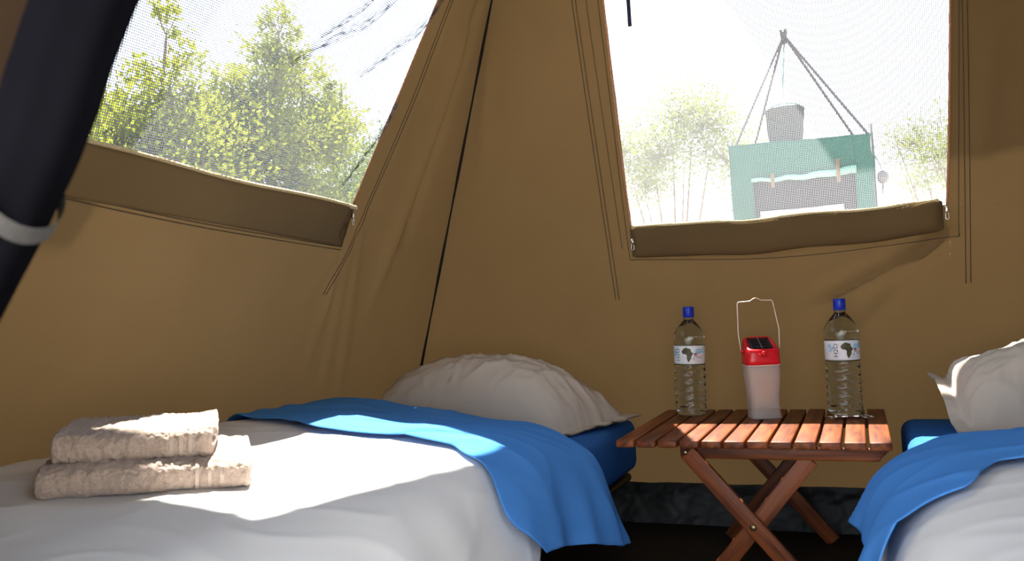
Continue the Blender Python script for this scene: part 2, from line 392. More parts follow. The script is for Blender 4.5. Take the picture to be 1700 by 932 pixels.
# floor and the upturned edge of the groundsheet
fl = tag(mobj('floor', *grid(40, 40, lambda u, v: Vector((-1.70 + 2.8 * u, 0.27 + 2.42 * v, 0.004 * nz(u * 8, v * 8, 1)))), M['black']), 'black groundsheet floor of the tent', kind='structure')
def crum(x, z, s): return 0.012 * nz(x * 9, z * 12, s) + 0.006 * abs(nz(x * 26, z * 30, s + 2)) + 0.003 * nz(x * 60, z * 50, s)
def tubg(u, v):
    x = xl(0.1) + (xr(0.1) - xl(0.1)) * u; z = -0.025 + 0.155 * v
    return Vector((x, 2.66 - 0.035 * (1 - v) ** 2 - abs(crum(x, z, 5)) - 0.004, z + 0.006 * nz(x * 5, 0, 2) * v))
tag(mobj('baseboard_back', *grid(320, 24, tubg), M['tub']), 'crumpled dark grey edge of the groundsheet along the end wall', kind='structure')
tag(mobj('baseboard_left', *grid(60, 8, lambda u, v: Vector((xl(0.1) + 0.006 + abs(crum(u * 2, v * 0.13, 9)), 0.28 + 2.36 * u, 0.13 * v))), M['tub']), 'dark groundsheet edge along the side wall under the towel bed', kind='structure')
tag(mobj('baseboard_right', *grid(60, 8, lambda u, v: Vector((xr(0.1) - 0.006 - abs(crum(u * 2, v * 0.13, 19)), 0.28 + 2.36 * u, 0.13 * v))), M['tub']), 'dark groundsheet edge along the far side wall', kind='structure')
tag(mobj('ground', *grid(8, 8, lambda u, v: Vector((-90 + 180 * u, -60 + 180 * v, -0.03))), M['sand']), 'pale sandy ground of the campsite', kind='structure')

def ribbon(lift, pts, w, off, mat, name, parent, n=24, th=0.0008):
    P = catmull([Vector((p[0], p[1], 0)) for p in pts], n) if len(pts) > 2 else [Vector((pts[0][0], pts[0][1], 0)).lerp(Vector((pts[1][0], pts[1][1], 0)), k / n) for k in range(n + 1)]
    V = []; F = []
    for i, p in enumerate(P):
        d = (P[min(i + 1, len(P) - 1)] - P[max(i - 1, 0)]).normalized(); s = Vector((-d.y, d.x, 0))
        for k in (-0.5, 0.5): V.append(lift(p.x + s.x * w * k, p.y + s.y * w * k, off))
        if i: F.append((2 * i - 2, 2 * i - 1, 2 * i + 1, 2 * i))
    return solid(mobj(name, V, F, mat, parent), th, 0)
# stitched seams
for dx in (0.0, 0.012):
    ribbon(back_pt, [(-0.775 + dx, 1.80), (-0.769 + dx, 1.58), (-0.729 + dx, 0.736)], 0.0022, 0.0015, M['stitch'], 'seam', wbk)
    ribbon(back_pt, [(0.322 - dx, 1.80), (0.320 - dx, 1.48), (0.290 - dx, 0.725)], 0.0022, 0.0015, M['stitch'], 'seam', wbk)
    ribbon(left_pt, [(0.95, 0.978 - dx * 0.7), (1.382, 0.946 - dx * 0.7), (1.926, 0.925 - dx * 0.7)], 0.0022, 0.0015, M['stitch'], 'seam', wl)
    ribbon(left_pt, [(2.20 + dx, 1.80), (2.08 + dx, 1.30), (1.985 + dx, 0.98), (1.90 + dx, 0.79)], 0.002, 0.0015, M['stitch'], 'seam', wl)
ribbon(back_pt, [(-0.730, 1.80), (-0.722, 1.55), (-0.690, 0.90)], 0.0016, 0.0015, M['stitch'], 'seam', wbk)
ribbon(back_pt, [(-0.668, 0.862), (-0.2, 0.834), (0.268, 0.856)], 0.0018, 0.0015, M['stitch'], 'seam', wbk)
ribbon(back_pt, [(0.268, 0.856), (0.272, 0.95), (0.33 - 0.012, 1.80)], 0.0018, 0.0015, M['stitch'], 'seam', wbk)
ribbon(back_pt, [(-0.668, 0.862), (-0.672, 0.98), (-0.692, 1.80)], 0.0018, 0.0015, M['stitch'], 'seam', wbk)
mobj('corner_tape', *tubeg([(xl(z) + 0.006, yb(z) - 0.006, z) for z in [0.1 + 1.85 * k / 30 for k in range(31)]], [0.0042 + 0.0012 * math.sin(k * 1.1) for k in range(31)], 8), M['cornergap'], wbk)
mobj('corner_tape', *tubeg([(xr(z) - 0.006, yb(z) - 0.006, z) for z in [0.1 + 1.85 * k / 30 for k in range(31)]], 0.0065, 8), M['cornergap'], wbk)

# ------------------------------------------------------------------ windows
def pane(h, lift, wr_, n=90, m_=70):
    (x0, z0), (x1, z1), (x2, z2), (x3, z3) = h
    def pq(u, v):
        return ((x0 * (1 - u) + x1 * u) * (1 - v) + (x3 * (1 - u) + x2 * u) * v, (z0 * (1 - u) + z1 * u) * (1 - v) + (z3 * (1 - u) + z2 * u) * v)
    uv = []
    def fn(u, v):
        p = pq(u, v); uv.append((p[0], p[1])); return lift(p[0], p[1], wr_(p[0], p[1]) * min(1, 8 * u * (1 - u)) * min(1, 8 * v * (1 - v)))
    V, F = grid(n, m_, fn); return V, F, uv
def pull(win, top, dirv, side, mat=M['steel']):
    """a zip slider with its hanging pull tab"""
    t = Vector(top); d = Vector(dirv).normalized()
    s = mobj('zip_slider', *boxg(t.x - 0.004, t.x + 0.004, t.y - 0.004, t.y + 0.004, t.z - 0.010, t.z + 0.004, 0.0015), mat, win)
    e = t + d * 0.026 + Vector((0, 0, -0.004)); a = t + Vector((0, 0, -0.006))
    w = Vector(side).normalized() * 0.004
    mobj('zip_pull', *tubeg([a - w * 0.4, a + (e - a) * 0.5 - w, e - w, e + (e - a) * 0.12, e + w, a + (e - a) * 0.5 + w, a + w * 0.4], 0.0012, 6, closed=True), mat, s)
w1 = thing('window_1', 'mesh window in the side wall with leafy trees behind it', None, (xl(1.05), 1.4, 1.04)); w1['kind'] = 'structure'
LF = [((2.13, 1.70), (1.78, 1.56), 0.020, 0.035), ((2.10, 1.60), (1.95, 1.47), 0.016, 0.03), ((2.06, 1.42), (1.93, 1.20), 0.012, 0.02), ((2.10, 1.78), (1.7, 1.72), 0.02, 0.03), ((2.0, 1.68), (1.84, 1.58), 0.012, -0.02)]
V, F, uv = pane(LW, left_pt, lambda y, z: 0.004 * nz(y * 4, z * 4, 2) + sum(ridge((y, z), *r) for r in LF), 140, 110)
mobj('mesh_pane', V, F, M['net'], w1, uvs=uv)
ribbon(left_pt, [(1.933, 1.03), (1.992, 1.262), (2.085, 1.60), (2.145, 1.80)], 0.006, 0.003, M['zip'], 'zip', w1, 30)
ribbon(left_pt, [(0.90, 1.06), (0.94, 1.3), (1.0, 1.565)], 0.006, 0.003, M['zip'], 'zip', w1, 30)
def lflap(u, v):                # strip of the let-down cover standing off the wall
    y = 0.90 + (1.93 - 0.90) * u
    zt = 1.068 - 0.034 * u + 0.004 * math.sin(u * 9); zb_ = 0.972 - 0.046 * u
    z = zb_ + (zt - zb_) * v
    off = 0.004 + 0.020 * math.sin(PI * min(1, v * 0.62)) * (1 - sm(0.94, 1.0, u)) + 0.010 * v
    return left_pt(y, z, off)
flp = solid(mobj('cover_flap', *grid(80, 14, lflap), M['flap'], w1), 0.003)
mobj('rolled_edge', *tubeg([left_pt(0.90 + 1.03 * k / 150, 1.070 - 0.034 * k / 150 + 0.004 * math.sin(k / 150 * 9), 0.022) for k in range(151)],
     [0.0055 + (0.0012 if k % 2 else 0) for k in range(151)], 8), M['rolledge'], flp)
def gauze():
    mt, nt, out = newmat('bunched_net')
    uvn = nt.nodes.new('ShaderNodeUVMap'); sp = nt.nodes.new('ShaderNodeSeparateXYZ'); nt.links.new(uvn.outputs[0], sp.inputs[0])
    mp = nt.nodes.new('ShaderNodeMapping'); mp.inputs['Scale'].default_value = (14, 9, 1); nt.links.new(uvn.outputs[0], mp.inputs[0])
    no = nt.nodes.new('ShaderNodeTexNoise'); no.inputs['Scale'].default_value = 1.0; no.inputs['Detail'].default_value = 4; nt.links.new(mp.outputs[0], no.inputs['Vector'])
    pp = nt.nodes.new('ShaderNodeMath'); pp.operation = 'PINGPONG'; pp.inputs[1].default_value = 0.5; nt.links.new(sp.outputs[1], pp.inputs[0])
    ed = nt.nodes.new('ShaderNodeMapRange'); ed.inputs['From Max'].default_value = 0.5; ed.interpolation_type = 'SMOOTHSTEP'; nt.links.new(pp.outputs[0], ed.inputs['Value'])
    nr = nt.nodes.new('ShaderNodeMapRange'); nr.inputs['From Min'].default_value = 0.35; nr.inputs['From Max'].default_value = 0.68; nt.links.new(no.outputs['Fac'], nr.inputs['Value'])
    mu = nt.nodes.new('ShaderNodeMath'); mu.operation = 'MULTIPLY'; nt.links.new(ed.outputs[0], mu.inputs[0]); nt.links.new(nr.outputs[0], mu.inputs[1])
    d = nt.nodes.new('ShaderNodeBsdfDiffuse'); d.inputs['Color'].default_value = (0.03, 0.035, 0.055, 1)
    tr = nt.nodes.new('ShaderNodeBsdfTransparent'); mx = nt.nodes.new('ShaderNodeMixShader')
    nt.links.new(mu.outputs[0], mx.inputs[0]); nt.links.new(tr.outputs[0], mx.inputs[1]); nt.links.new(d.outputs[0], mx.inputs[2]); nt.links.new(mx.outputs[0], out.inputs['Surface'])
    return mt
M['gauze'] = gauze()
def net_fold(pts, w):
    P = catmull([Vector((p[0], p[1], 0)) for p in pts], 16); n = len(P) - 1; V = []; F = []; uv = []; k = 8
    for i, p in enumerate(P):
        d = (P[min(i + 1, n)] - P[max(i - 1, 0)]).normalized(); sd_ = Vector((-d.y, d.x, 0)); ww = w * (0.25 + 0.75 * math.sin(PI * min(1, 0.08 + 0.9 * i / n)))
        for j in range(k + 1):
            q = (j / k - 0.5) * ww; V.append(left_pt(p.x + sd_.x * q, p.y + sd_.y * q, 0.006 + 0.016 * math.cos(PI * (j / k - 0.5)) + 0.004 * math.sin(j * 2.4)))
            uv.append((i / n, j / k))
    for i in range(n):
        for j in range(k): a_ = i * (k + 1) + j; F.append((a_, a_ + 1, a_ + k + 2, a_ + k + 1))
    return mobj('net_fold', V, F, M['gauze'], w1, uvs=uv)
for pts_, w_ in (([(1.525, 1.323), (1.661, 1.419), (1.774, 1.491), (1.906, 1.617)], 0.060), ([(1.792, 1.36), (1.91, 1.453), (2.024, 1.55), (2.116, 1.679)], 0.050),
                 ([(1.842, 1.089), (1.9, 1.166), (1.959, 1.253), (1.999, 1.336)], 0.026), ([(1.605, 1.406), (1.717, 1.496), (1.793, 1.572)], 0.035)):
    net_fold(pts_, w_)
pull(w1, left_pt(1.935, 1.018, 0.012), (0, 0.1, -1), (0, 1, 0))
ribbon(left_pt, [(1.885, 1.0), (1.905, 0.985), (1.912, 0.96), (1.895, 0.945), (1.885, 0.96), (1.895, 0.985), (1.908, 0.995)], 0.0015, 0.021, M['stitch'], 'loop_tie', w1, 6)
w2 = thing('window_2', 'mesh window in the end wall above the table', None, (-0.2, yb(0.95), 0.945)); w2['kind'] = 'structure'
V, F, uv = pane(BW, back_pt, lambda x, z: 0.005 * nz(x * 3, z * 3, 5) + 0.006 * nz(x * 1.2, z * 1.2, 6))
mobj('mesh_pane', V, F, M['net2'], w2, uvs=uv)
ribbon(back_pt, [(-0.653, 0.965), (-0.666, 1.30), (-0.672, 1.80)], 0.006, 0.003, M['zip'], 'zip', w2, 30)
ribbon(back_pt, [(0.243, 0.945), (0.262, 1.20), (0.300, 1.80)], 0.006, 0.003, M['zip'], 'zip', w2, 30)
def roll(u, v):                 # the cover rolled down into a flat sagging sausage
    x = -0.652 + 0.882 * u
    zc = 0.918 - 0.012 * math.sin(PI * u) + 0.004 * math.sin(u * 13) + 0.006 * nz(u * 5, 0, 4); h = 0.050 - 0.006 * u + 0.004 * math.sin(PI * u)
    d = 0.024 + 0.006 * nz(u * 6, 3, 4)
    endr = min(1, (u * 40)) ** 0.5 * min(1, (1 - u) * 40) ** 0.5
    t = 2 * PI * v
    c_, s_ = math.cos(t), math.sin(t)
    zz = zc + h * (abs(s_) ** 0.8) * (1 if s_ > 0 else -1) * (0.85 + 0.15 * endr)
    off = 0.026 + d * c_ * endr + 0.004 * s_ * 0
    off += 0.004 * nz(x * 12, zz * 14, 7)
    return back_pt(x, zz, max(0.003, off))
rl = fixn(mobj('rolled_cover', *grid(110, 30, roll), M['flap'], w2))
mobj('rolled_edge', *tubeg([back_pt(-0.645 + 0.865 * k / 130, 0.918 - 0.012 * math.sin(PI * k / 130) + 0.004 * math.sin(k / 130 * 13) + 0.006 * nz(k / 130 * 5, 0, 4) + 0.046 - 0.006 * k / 130 + 0.004 * math.sin(PI * k / 130), 0.030) for k in range(131)],
     [0.0065 + (0.0012 if k % 2 else 0) + 0.0015 * nz(k * 0.11, 2) for k in range(131)], 8), M['rolledge'], rl)
pull(w2, back_pt(-0.640, 0.928, 0.055), (0, 0, -1), (1, 0, 0))
pull(w2, back_pt(0.240, 0.938, 0.020), (0, 0, -1), (1, 0, 0))
mobj('hanging_strap', *boxg(-0.598, -0.586, yb(1.6) - 0.016, yb(1.6) - 0.012, 1.575, 1.79, 0.001), M['bluestrap'], w2)

# ------------------------------------------------------------------ door flap rolled aside at the entrance
dr = thing('door_1', 'dark door flap rolled up and strapped at the tent entrance', None, (-1.0, 0.28, 0.1)); dr['kind'] = 'structure'
dpts = catmull([(-1.06, yf(0) - 0.0, 0.03), (-0.86, yf(0.3) + 0.0, 0.3), (-0.665, yf(0.55), 0.55), (-0.554, 0.35, 0.722), (-0.470, 0.35, 0.824), (-0.420, 0.35, 0.907), (-0.34, 0.38, 1.08), (-0.13, 0.42, 1.45), (0.05, 0.44, 1.66)], 14)
def drr(k): return 0.0265 + 0.001 * nz(k * 0.2, 3)
def door_roll():
    V, F = tubeg(dpts, [drr(k) for k in range(len(dpts))], 40)
    out = []
    for i, v in enumerate(V):
        k = i // 40; a = (i % 40) / 40 * 2 * PI
        c_ = dpts[min(k, len(dpts) - 1)]
        s_ = 1 + 0.07 * math.sin(3 * a + k * 0.02) + 0.05 * math.sin(7 * a + 1 + k * 0.03)
        out.append(c_ + (v - c_) * s_)
    return out, F
drf = mobj('rolled_flap', *door_roll(), M['navy'], dr)
ks = min(range(len(dpts)), key=lambda k: abs(dpts[k].z - 0.797))
pc = dpts[ks]; pd = (dpts[ks + 2] - dpts[ks - 2]).normalized()
ax = Vector((0, 1, 0)).cross(pd).normalized(); ay = pd.cross(ax)
def strap(u, v):
    a = 2 * PI * u; r = 0.0295
    return pc + pd * ((v - 0.5) * 0.013 - 0.016 * math.cos(a)) + ax * (r * math.cos(a)) + ay * (r * math.sin(a))
mobj('strap', *grid(40, 4, strap, wrap_u=True), M['strap'], dr)

# ------------------------------------------------------------------ the beds
PATH = catmull([(-1.532, 0, 0.34), (-1.515, 0, 0.425), (-1.475, 0, 0.472), (-1.36, 0, 0.478), (-1.05, 0, 0.463), (-0.85, 0, 0.450), (-0.72, 0, 0.428), (-0.645, 0, 0.378), (-0.608, 0, 0.29), (-0.582, 0, 0.18), (-0.572, 0, 0.05)], 16)
ARC = [0.0]
for i in range(1, len(PATH)): ARC.append(ARC[-1] + (PATH[i] - PATH[i - 1]).length)
SMAX = ARC[-1]
def path(s):
    s = min(max(s, 0), SMAX * 0.9999)
    lo, hi = 0, len(ARC) - 1
    while hi - lo > 1:
        mid = (lo + hi) // 2
        if ARC[mid] <= s: lo = mid
        else: hi = mid
    t = (s - ARC[lo]) / (ARC[hi] - ARC[lo]); p = PATH[lo].lerp(PATH[hi], t)
    d = (PATH[hi] - PATH[lo]).normalized(); return p, Vector((-d.z, 0, d.x))
def s_at_z(z):
    for i in range(len(PATH) - 1, 0, -1):
        if PATH[i - 1].z >= z >= PATH[i].z:
            return ARC[i] - (z - PATH[i].z) / max(1e-6, PATH[i - 1].z - PATH[i].z) * (ARC[i] - ARC[i - 1])
    return SMAX
S_TOP = min(ARC[i] for i in range(len(PATH)) if PATH[i].x > -0.72)
def zdrop(q):       # the bedding thins out towards the head end
    return 0.034 * sm(1.5, 1.95, q.y) * sm(-1.45, -0.82, q.x) + 0.012 * sm(1.5, 1.95, q.y)
def mir(v, right): return Vector((2 * MID - v.x, v.y, v.z)) if right else v
def interp(tab, s):
    if s <= tab[0][0]: return tab[0][1]
    for (a, b), (c_, d) in zip(tab, tab[1:]):
        if s <= c_:
            t = (s - a) / (c_ - a); t = t * t * (3 - 2 * t); return b + (d - b) * t
    return tab[-1][1]
def duvet(right, seed):
    def fn(u, v):
        y = 0.42 + 1.50 * v; s = (SMAX + (s_at_z(0.235 if right else 0.285) - SMAX) * sm(1.25, 1.55, y)) * u
        p, n = path(s)
        side = sm(S_TOP, S_TOP + 0.15, s)
        off = 0.004 * nz(s * 4, y * 3, seed) + 0.002 * nz(s * 9, y * 7, seed + 3)
        cr = nz(s * 5 + y * 3, y * 9 - s * 4, seed + 5)
        off += (0.002 if right else 0.003) * (1 - abs(cr)) ** 9
        off += (0.25 if right else 1.0) * side * (0.012 * math.sin(y * 15 + seed + 1.5 * math.sin(s * 6)) * sm(S_TOP + 0.05, S_TOP + 0.4, s) + 0.008 * nz(y * 9, s * 3, seed + 9))
        q = p + n * off; q.y = y
        if y < 0.56: q.z -= ((0.56 - y) / 0.14) ** 2 * 0.10
        q.z -= zdrop(q)
        return mir(q, right)
    return grid(150, 150, fn)
def turned_sheet(right, seed, near, far, zn, zf, flare=0.0):
    """the blue top sheet folded back over the duvet; hem towards the foot"""
    def fn(u, v):
        w = min(1.0, v / 0.86); c_ = max(0.0, (v - 0.86) / 0.14)
        smx = s_at_z(zn + (zf - zn) * w)
        s = 0.07 + (smx - 0.07) * u
        p, n = path(s)
        side = sm(S_TOP, S_TOP + 0.12, s); low = sm(S_TOP + 0.04, S_TOP + 0.36, s)
        ya, yb_ = interp(near, s), interp(far, s)
        y = ya + (yb_ - ya) * w
        off = 0.013 + 0.006 * nz(s * 5, y * 4, seed) + 0.004 * math.sin(PI * w) + 0.004 * sm(0.75, 1.0, w)
        cr = nz(s * 4 - y * 5, y * 5 + s * 4, seed + 5); off += 0.005 * (1 - abs(cr)) ** 6
        off += low * (0.022 * math.sin((y - 1.2) * 17 + seed + 2.0 * s) + 0.009 * math.sin(y * 41 + seed)) + side * 0.012 + low * flare * w
        off -= 0.050 * c_ * c_
        y += 0.022 * math.sin(PI * c_ * 0.75) * (1 - 0.4 * side)
        q = p + n * off; q.y = y; q.z -= zdrop(q); return mir(q, right)
    return grid(170, 90, fn)
def pillow(corners, H, seed, base_drop=0.25, lift=None):
    FL, FR, BR_, BL = [Vector(c_) for c_ in corners]
    def fn(side):
        def f(u, v):
            a, b = 2 * u - 1, 2 * v - 1
            fa = 0.91; fb = 0.80
            pin = 0.035 * (1 - a * a) * b * 0 
            p = (FL * (1 - u) + FR * u) * (1 - v) + (BL * (1 - u) + BR_ * u) * v
            ia = max(0, 1 - (abs(a) / fa) ** 2.6); ib = max(0, 1 - (abs(b) / fb) ** 2.4)
            h = H * (ia ** 0.62) * (ib ** 0.62)
            inn = 1 if (ia > 0 and ib > 0) else 0
            edge = max(abs(a), abs(b))
            wr_ = 0.0
            ang = math.atan2(b, a)
            cr = nz(a * 2.2 + 4 * b, b * 1.3 - a * 3, seed); wr_ += 0.010 * (1 - abs(cr)) ** 7 * min(1, h / 0.03)
            cr = nz(a * 6 - 2 * b, b * 3 + a * 5, seed + 4); wr_ += 0.005 * (1 - abs(cr)) ** 6 * min(1, h / 0.02)
            wr_ += 0.007 * nz(ang * 7, edge * 1.2, seed + 9) * sm(0.35, 0.84, edge) * (1 - sm(0.9, 1.0, edge))
            wr_ += 0.004 * nz(ang * 17, edge * 2.0, seed + 12) * sm(0.5, 0.84, edge)
            wr_ -= 0.004 * math.exp(-((max(abs(a) / fa, abs(b) / fb) - 1.0) / 0.018) ** 2)
            z = h * (1 if side > 0 else -base_drop) + wr_ * (1 if side > 0 else 0.2)
            z += (0.0025 if side > 0 else -0.0015)
            z += 0.014 * nz(ang * 3.2, seed, 2.0) * sm(0.84, 1.0, edge)
            if lift: z += lift(a, b)
            return p + Vector((0, 0, z))
        return f
    V1, F1 = grid(110, 64, fn(1)); V2, F2 = grid(110, 64, fn(-1))
    V, F = join((V1, F1), (V2, [tuple(reversed(f)) for f in F2]))
    return V, F
def make_bed(right):
    bx = (lambda a, b: (2 * MID - b, 2 * MID - a)) if right else (lambda a, b: (a, b))
    wh = 'right-hand bed' if right else 'left bed'
    x0, x1 = bx(-1.50, -0.70)
    b = thing('camp_bed', 'low dark camp bed frame under the ' + ('bed cropped by the right edge' if right else 'bed that carries the towels'), 'bed', ((x0 + x1) / 2, 1.5, 0), 'camp beds')
    for x in (x0 + 0.02, x1 - 0.02):
        mobj('side_rail', *tubeg([(x, 0.46, 0.165), (x, 2.55, 0.165)], 0.014, 10), M['iron'], b)
    for y in (0.47, 2.54): mobj('end_rail', *tubeg([(x0 + 0.02, y, 0.165), (x1 - 0.02, y, 0.165)], 0.012, 10), M['iron'], b)
    for y in (0.6, 1.5, 2.45):
        for xa, xb in ((x0 + 0.02, x1 - 0.10), (x1 - 0.02, x0 + 0.10)):
            mobj('leg', *tubeg([(xa, y + (0.02 if xa < xb else -0.01), 0.16), (xb, y + (0.02 if xa < xb else -0.01), 0.0105)], 0.010, 8), M['iron'], b)
    mobj('canvas_deck', *boxg(x0 + 0.02, x1 - 0.02, 0.47, 2.54, 0.178, 0.184, 0.002), M['navy'], b)
    x0, x1 = bx(-1.52, -0.685)
    def mat_fn():
        V, F = boxg(x0, x1, 0.48, 2.575, 0.186, 0.352, 0.035, 4)
        return V, F
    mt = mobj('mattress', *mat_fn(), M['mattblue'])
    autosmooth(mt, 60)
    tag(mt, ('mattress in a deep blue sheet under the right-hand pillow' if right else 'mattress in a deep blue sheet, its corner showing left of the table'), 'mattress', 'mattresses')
    dv = solid(fixn(mobj('duvet', *duvet(right, 31 if right else 11), M['white'])), 0.012, 1.0 if False else -1.0)
    tag(dv, ('off-white duvet hanging over the bed at the right edge' if right else 'off-white duvet spread over the bed under the towels'), 'duvet', 'duvets')
    St = S_TOP
    if not right:
        near = [(0.0, 1.66), (0.30, 1.56), (0.55, 1.465), (0.85, 1.45), (St, 1.41), (St + 0.12, 1.33), (St + 0.30, 1.47), (St + 0.45, 1.58)]
        far = [(0.0, 1.98), (0.6, 2.0), (St - 0.1, 1.97), (St + 0.10, 1.90), (St + 0.45, 2.02)]
        V, F = turned_sheet(False, 2.0, near, far, 0.25, 0.165)
    else:
        near = [(0.0, 1.40), (0.55, 1.38), (0.85, 1.36), (St, 1.24), (St + 0.15, 1.18), (St + 0.35, 1.36)]
        far = [(0.0, 1.90), (0.6, 1.88), (St - 0.1, 1.80), (St + 0.10, 1.74), (St + 0.45, 1.92)]
        V, F = turned_sheet(True, 4.2, near, far, 0.30, 0.275, 0.03)
    sh = solid(fixn(mobj('bed_sheet', V, F, M['blue'])), 0.002, -1.0)
    tag(sh, ('bright blue sheet folded back over the right-hand duvet' if right else 'bright blue sheet folded back over the duvet beside the table, partly sunlit'), 'sheet', 'folded blue sheets')
    return b
make_bed(False); make_bed(True)
pl = mobj('pillow', *pillow([(-1.50, 2.06, 0.375), (-0.795, 2.10, 0.357), (-0.635, 2.47, 0.375), (-1.44, 2.50, 0.375)], 0.205, 3.0), M['pillow'])
tag(pl, 'stone-coloured pillow with a flanged edge on the left bed', 'pillow', 'pillows')
pr = mobj('pillow', *pillow([(0.185, 2.06, 0.385), (0.86, 2.05, 0.37), (0.84, 2.46, 0.38), (0.155, 2.44, 0.40)], 0.20, 8.0, lift=lambda a, b: 0.085 * sm(-0.55, -1.0, a) * sm(-1, 0.4, b)), M['pillow'])
tag(pr, 'stone-coloured pillow cropped by the right edge of the photo', 'pillow', 'pillows')

# ------------------------------------------------------------------ folded towels
def towel(name, c, L, D, H, yaw, label, layers, seed, zdip=0.0):
    """serpentine-folded towel: fold edge to the front, layer ends on the left"""
    o = thing(name, label, 'towel', c, 'folded towels'); o.rotation_euler = (Matrix.Rotation(math.radians(3.0), 3, 'Y') @ Matrix.Rotation(yaw, 3, 'Z')).to_euler()
    per = []
    N = 120
    lt = H / layers
    prof = []
    for k in range(N):
        t = 2 * PI * k / N; cx, sx = math.cos(t), math.sin(t)
        y = D / 2 * (abs(cx) ** 0.35) * (1 if cx > 0 else -1); z = H / 2 + H / 2 * (abs(sx) ** 0.55) * (1 if sx > 0 else -1)
        prof.append((y, z))
    def fn(u, v):
        e = max(0.0, abs(2 * v - 1) - 0.965) / 0.035
        i = int(round(u * N)) % N; y, z = prof[i]
        shrink = 1 - 0.10 * e * e
        x = (v - 0.5) * L
        yy = y * shrink; zz = H / 2 + (z - H / 2) * shrink
        # creases between the layers on the rear and on the two ends
        fold = 0.0
        if y > 0:
            ph = (z / lt) % 1.0; fold = -0.010 * math.exp(-((ph - 0.5 if layers == 1 else min(ph, 1 - ph)) / 0.12) ** 2) if 0.15 * H < z < 0.9 * H else 0
        yy += fold
        n1 = 0.0035 * nz(x * 22, yy * 22 + z * 17, seed) + 0.0034 * nz(x * 90, yy * 90, z * 90 + seed) + 0.0024 * nz(x * 210, yy * 210, z * 210 + seed)
        nrm = Vector((0, yy / (D / 2), (zz - H / 2) / (H / 2))).normalized()
        q = Vector((x, yy, zz)) + nrm * n1
        q.z += 0.010 * (x / L) * 0 + (0.006 * math.sin(x * 9 + seed) * (zz / H))
        if q.z < 0: q.z = 0
        return q
    V, F = grid(N, 150, fn, wrap_u=True)
    n = len(V)
    # ends: a layered cap with grooves
    for vi, sgn in ((0, -1), (150, 1)):
        ringi = [vi * N + k for k in range(N)]
        prev = ringi
        for s_ in (0.8, 0.55, 0.28):
            cur = []
            for k in range(N):
                y, z = prof[k]; zz = H / 2 + (z - H / 2) * s_ * 0.92; yy = y * s_ * 0.92
                ph = (zz / lt) % 1.0; gro = math.exp(-(min(ph, 1 - ph) / 0.14) ** 2)
                V.append(Vector((sgn * (L / 2 + 0.006 * (1 - s_) - 0.016 * gro + 0.003 * nz(yy * 60, zz * 60, seed)), yy, zz))); cur.append(len(V) - 1)
            for k in range(N): F.append((prev[k], prev[(k + 1) % N], cur[(k + 1) % N], cur[k]))
            prev = cur
        F.append(tuple(prev))
    fixn(mobj('terry_body', V, F, M['towel'], o, local=True))
    # woven border stripes near the right end, over the top and front
    for xb in (0.24, 0.30, 0.36):
        pts = []
        for k in range(N // 4, 3 * N // 4 + 6):
            y, z = prof[k % N]; pts.append((xb * L, y, z))
        Vb = []; Fb = []
        for i, p in enumerate(pts):
            nrm = Vector((0, p[1] / (D / 2), (p[2] - H / 2) / (H / 2))).normalized()
            for dx in (-0.0028, 0.0028): Vb.append(Vector((p[0] + dx, p[1], p[2] + 0.006 * math.sin(p[0] * 9 + seed) * (p[2] / H))) + nrm * 0.0018)
            if i: Fb.append((2 * i - 2, 2 * i - 1, 2 * i + 1, 2 * i))
        mobj('woven_stripe', Vb, Fb, M['border'], o, local=True)
    return o
towel('folded_towel', (-1.095, 1.010, 0.463), 0.300, 0.28, 0.046, math.radians(42), 'larger taupe folded towel, lower of the two on the left bed', 2, 2.0)
towel('folded_towel', (-1.113, 1.004, 0.5105), 0.228, 0.235, 0.052, math.radians(41), 'smaller taupe folded towel lying on top of the other towel', 2, 5.0)

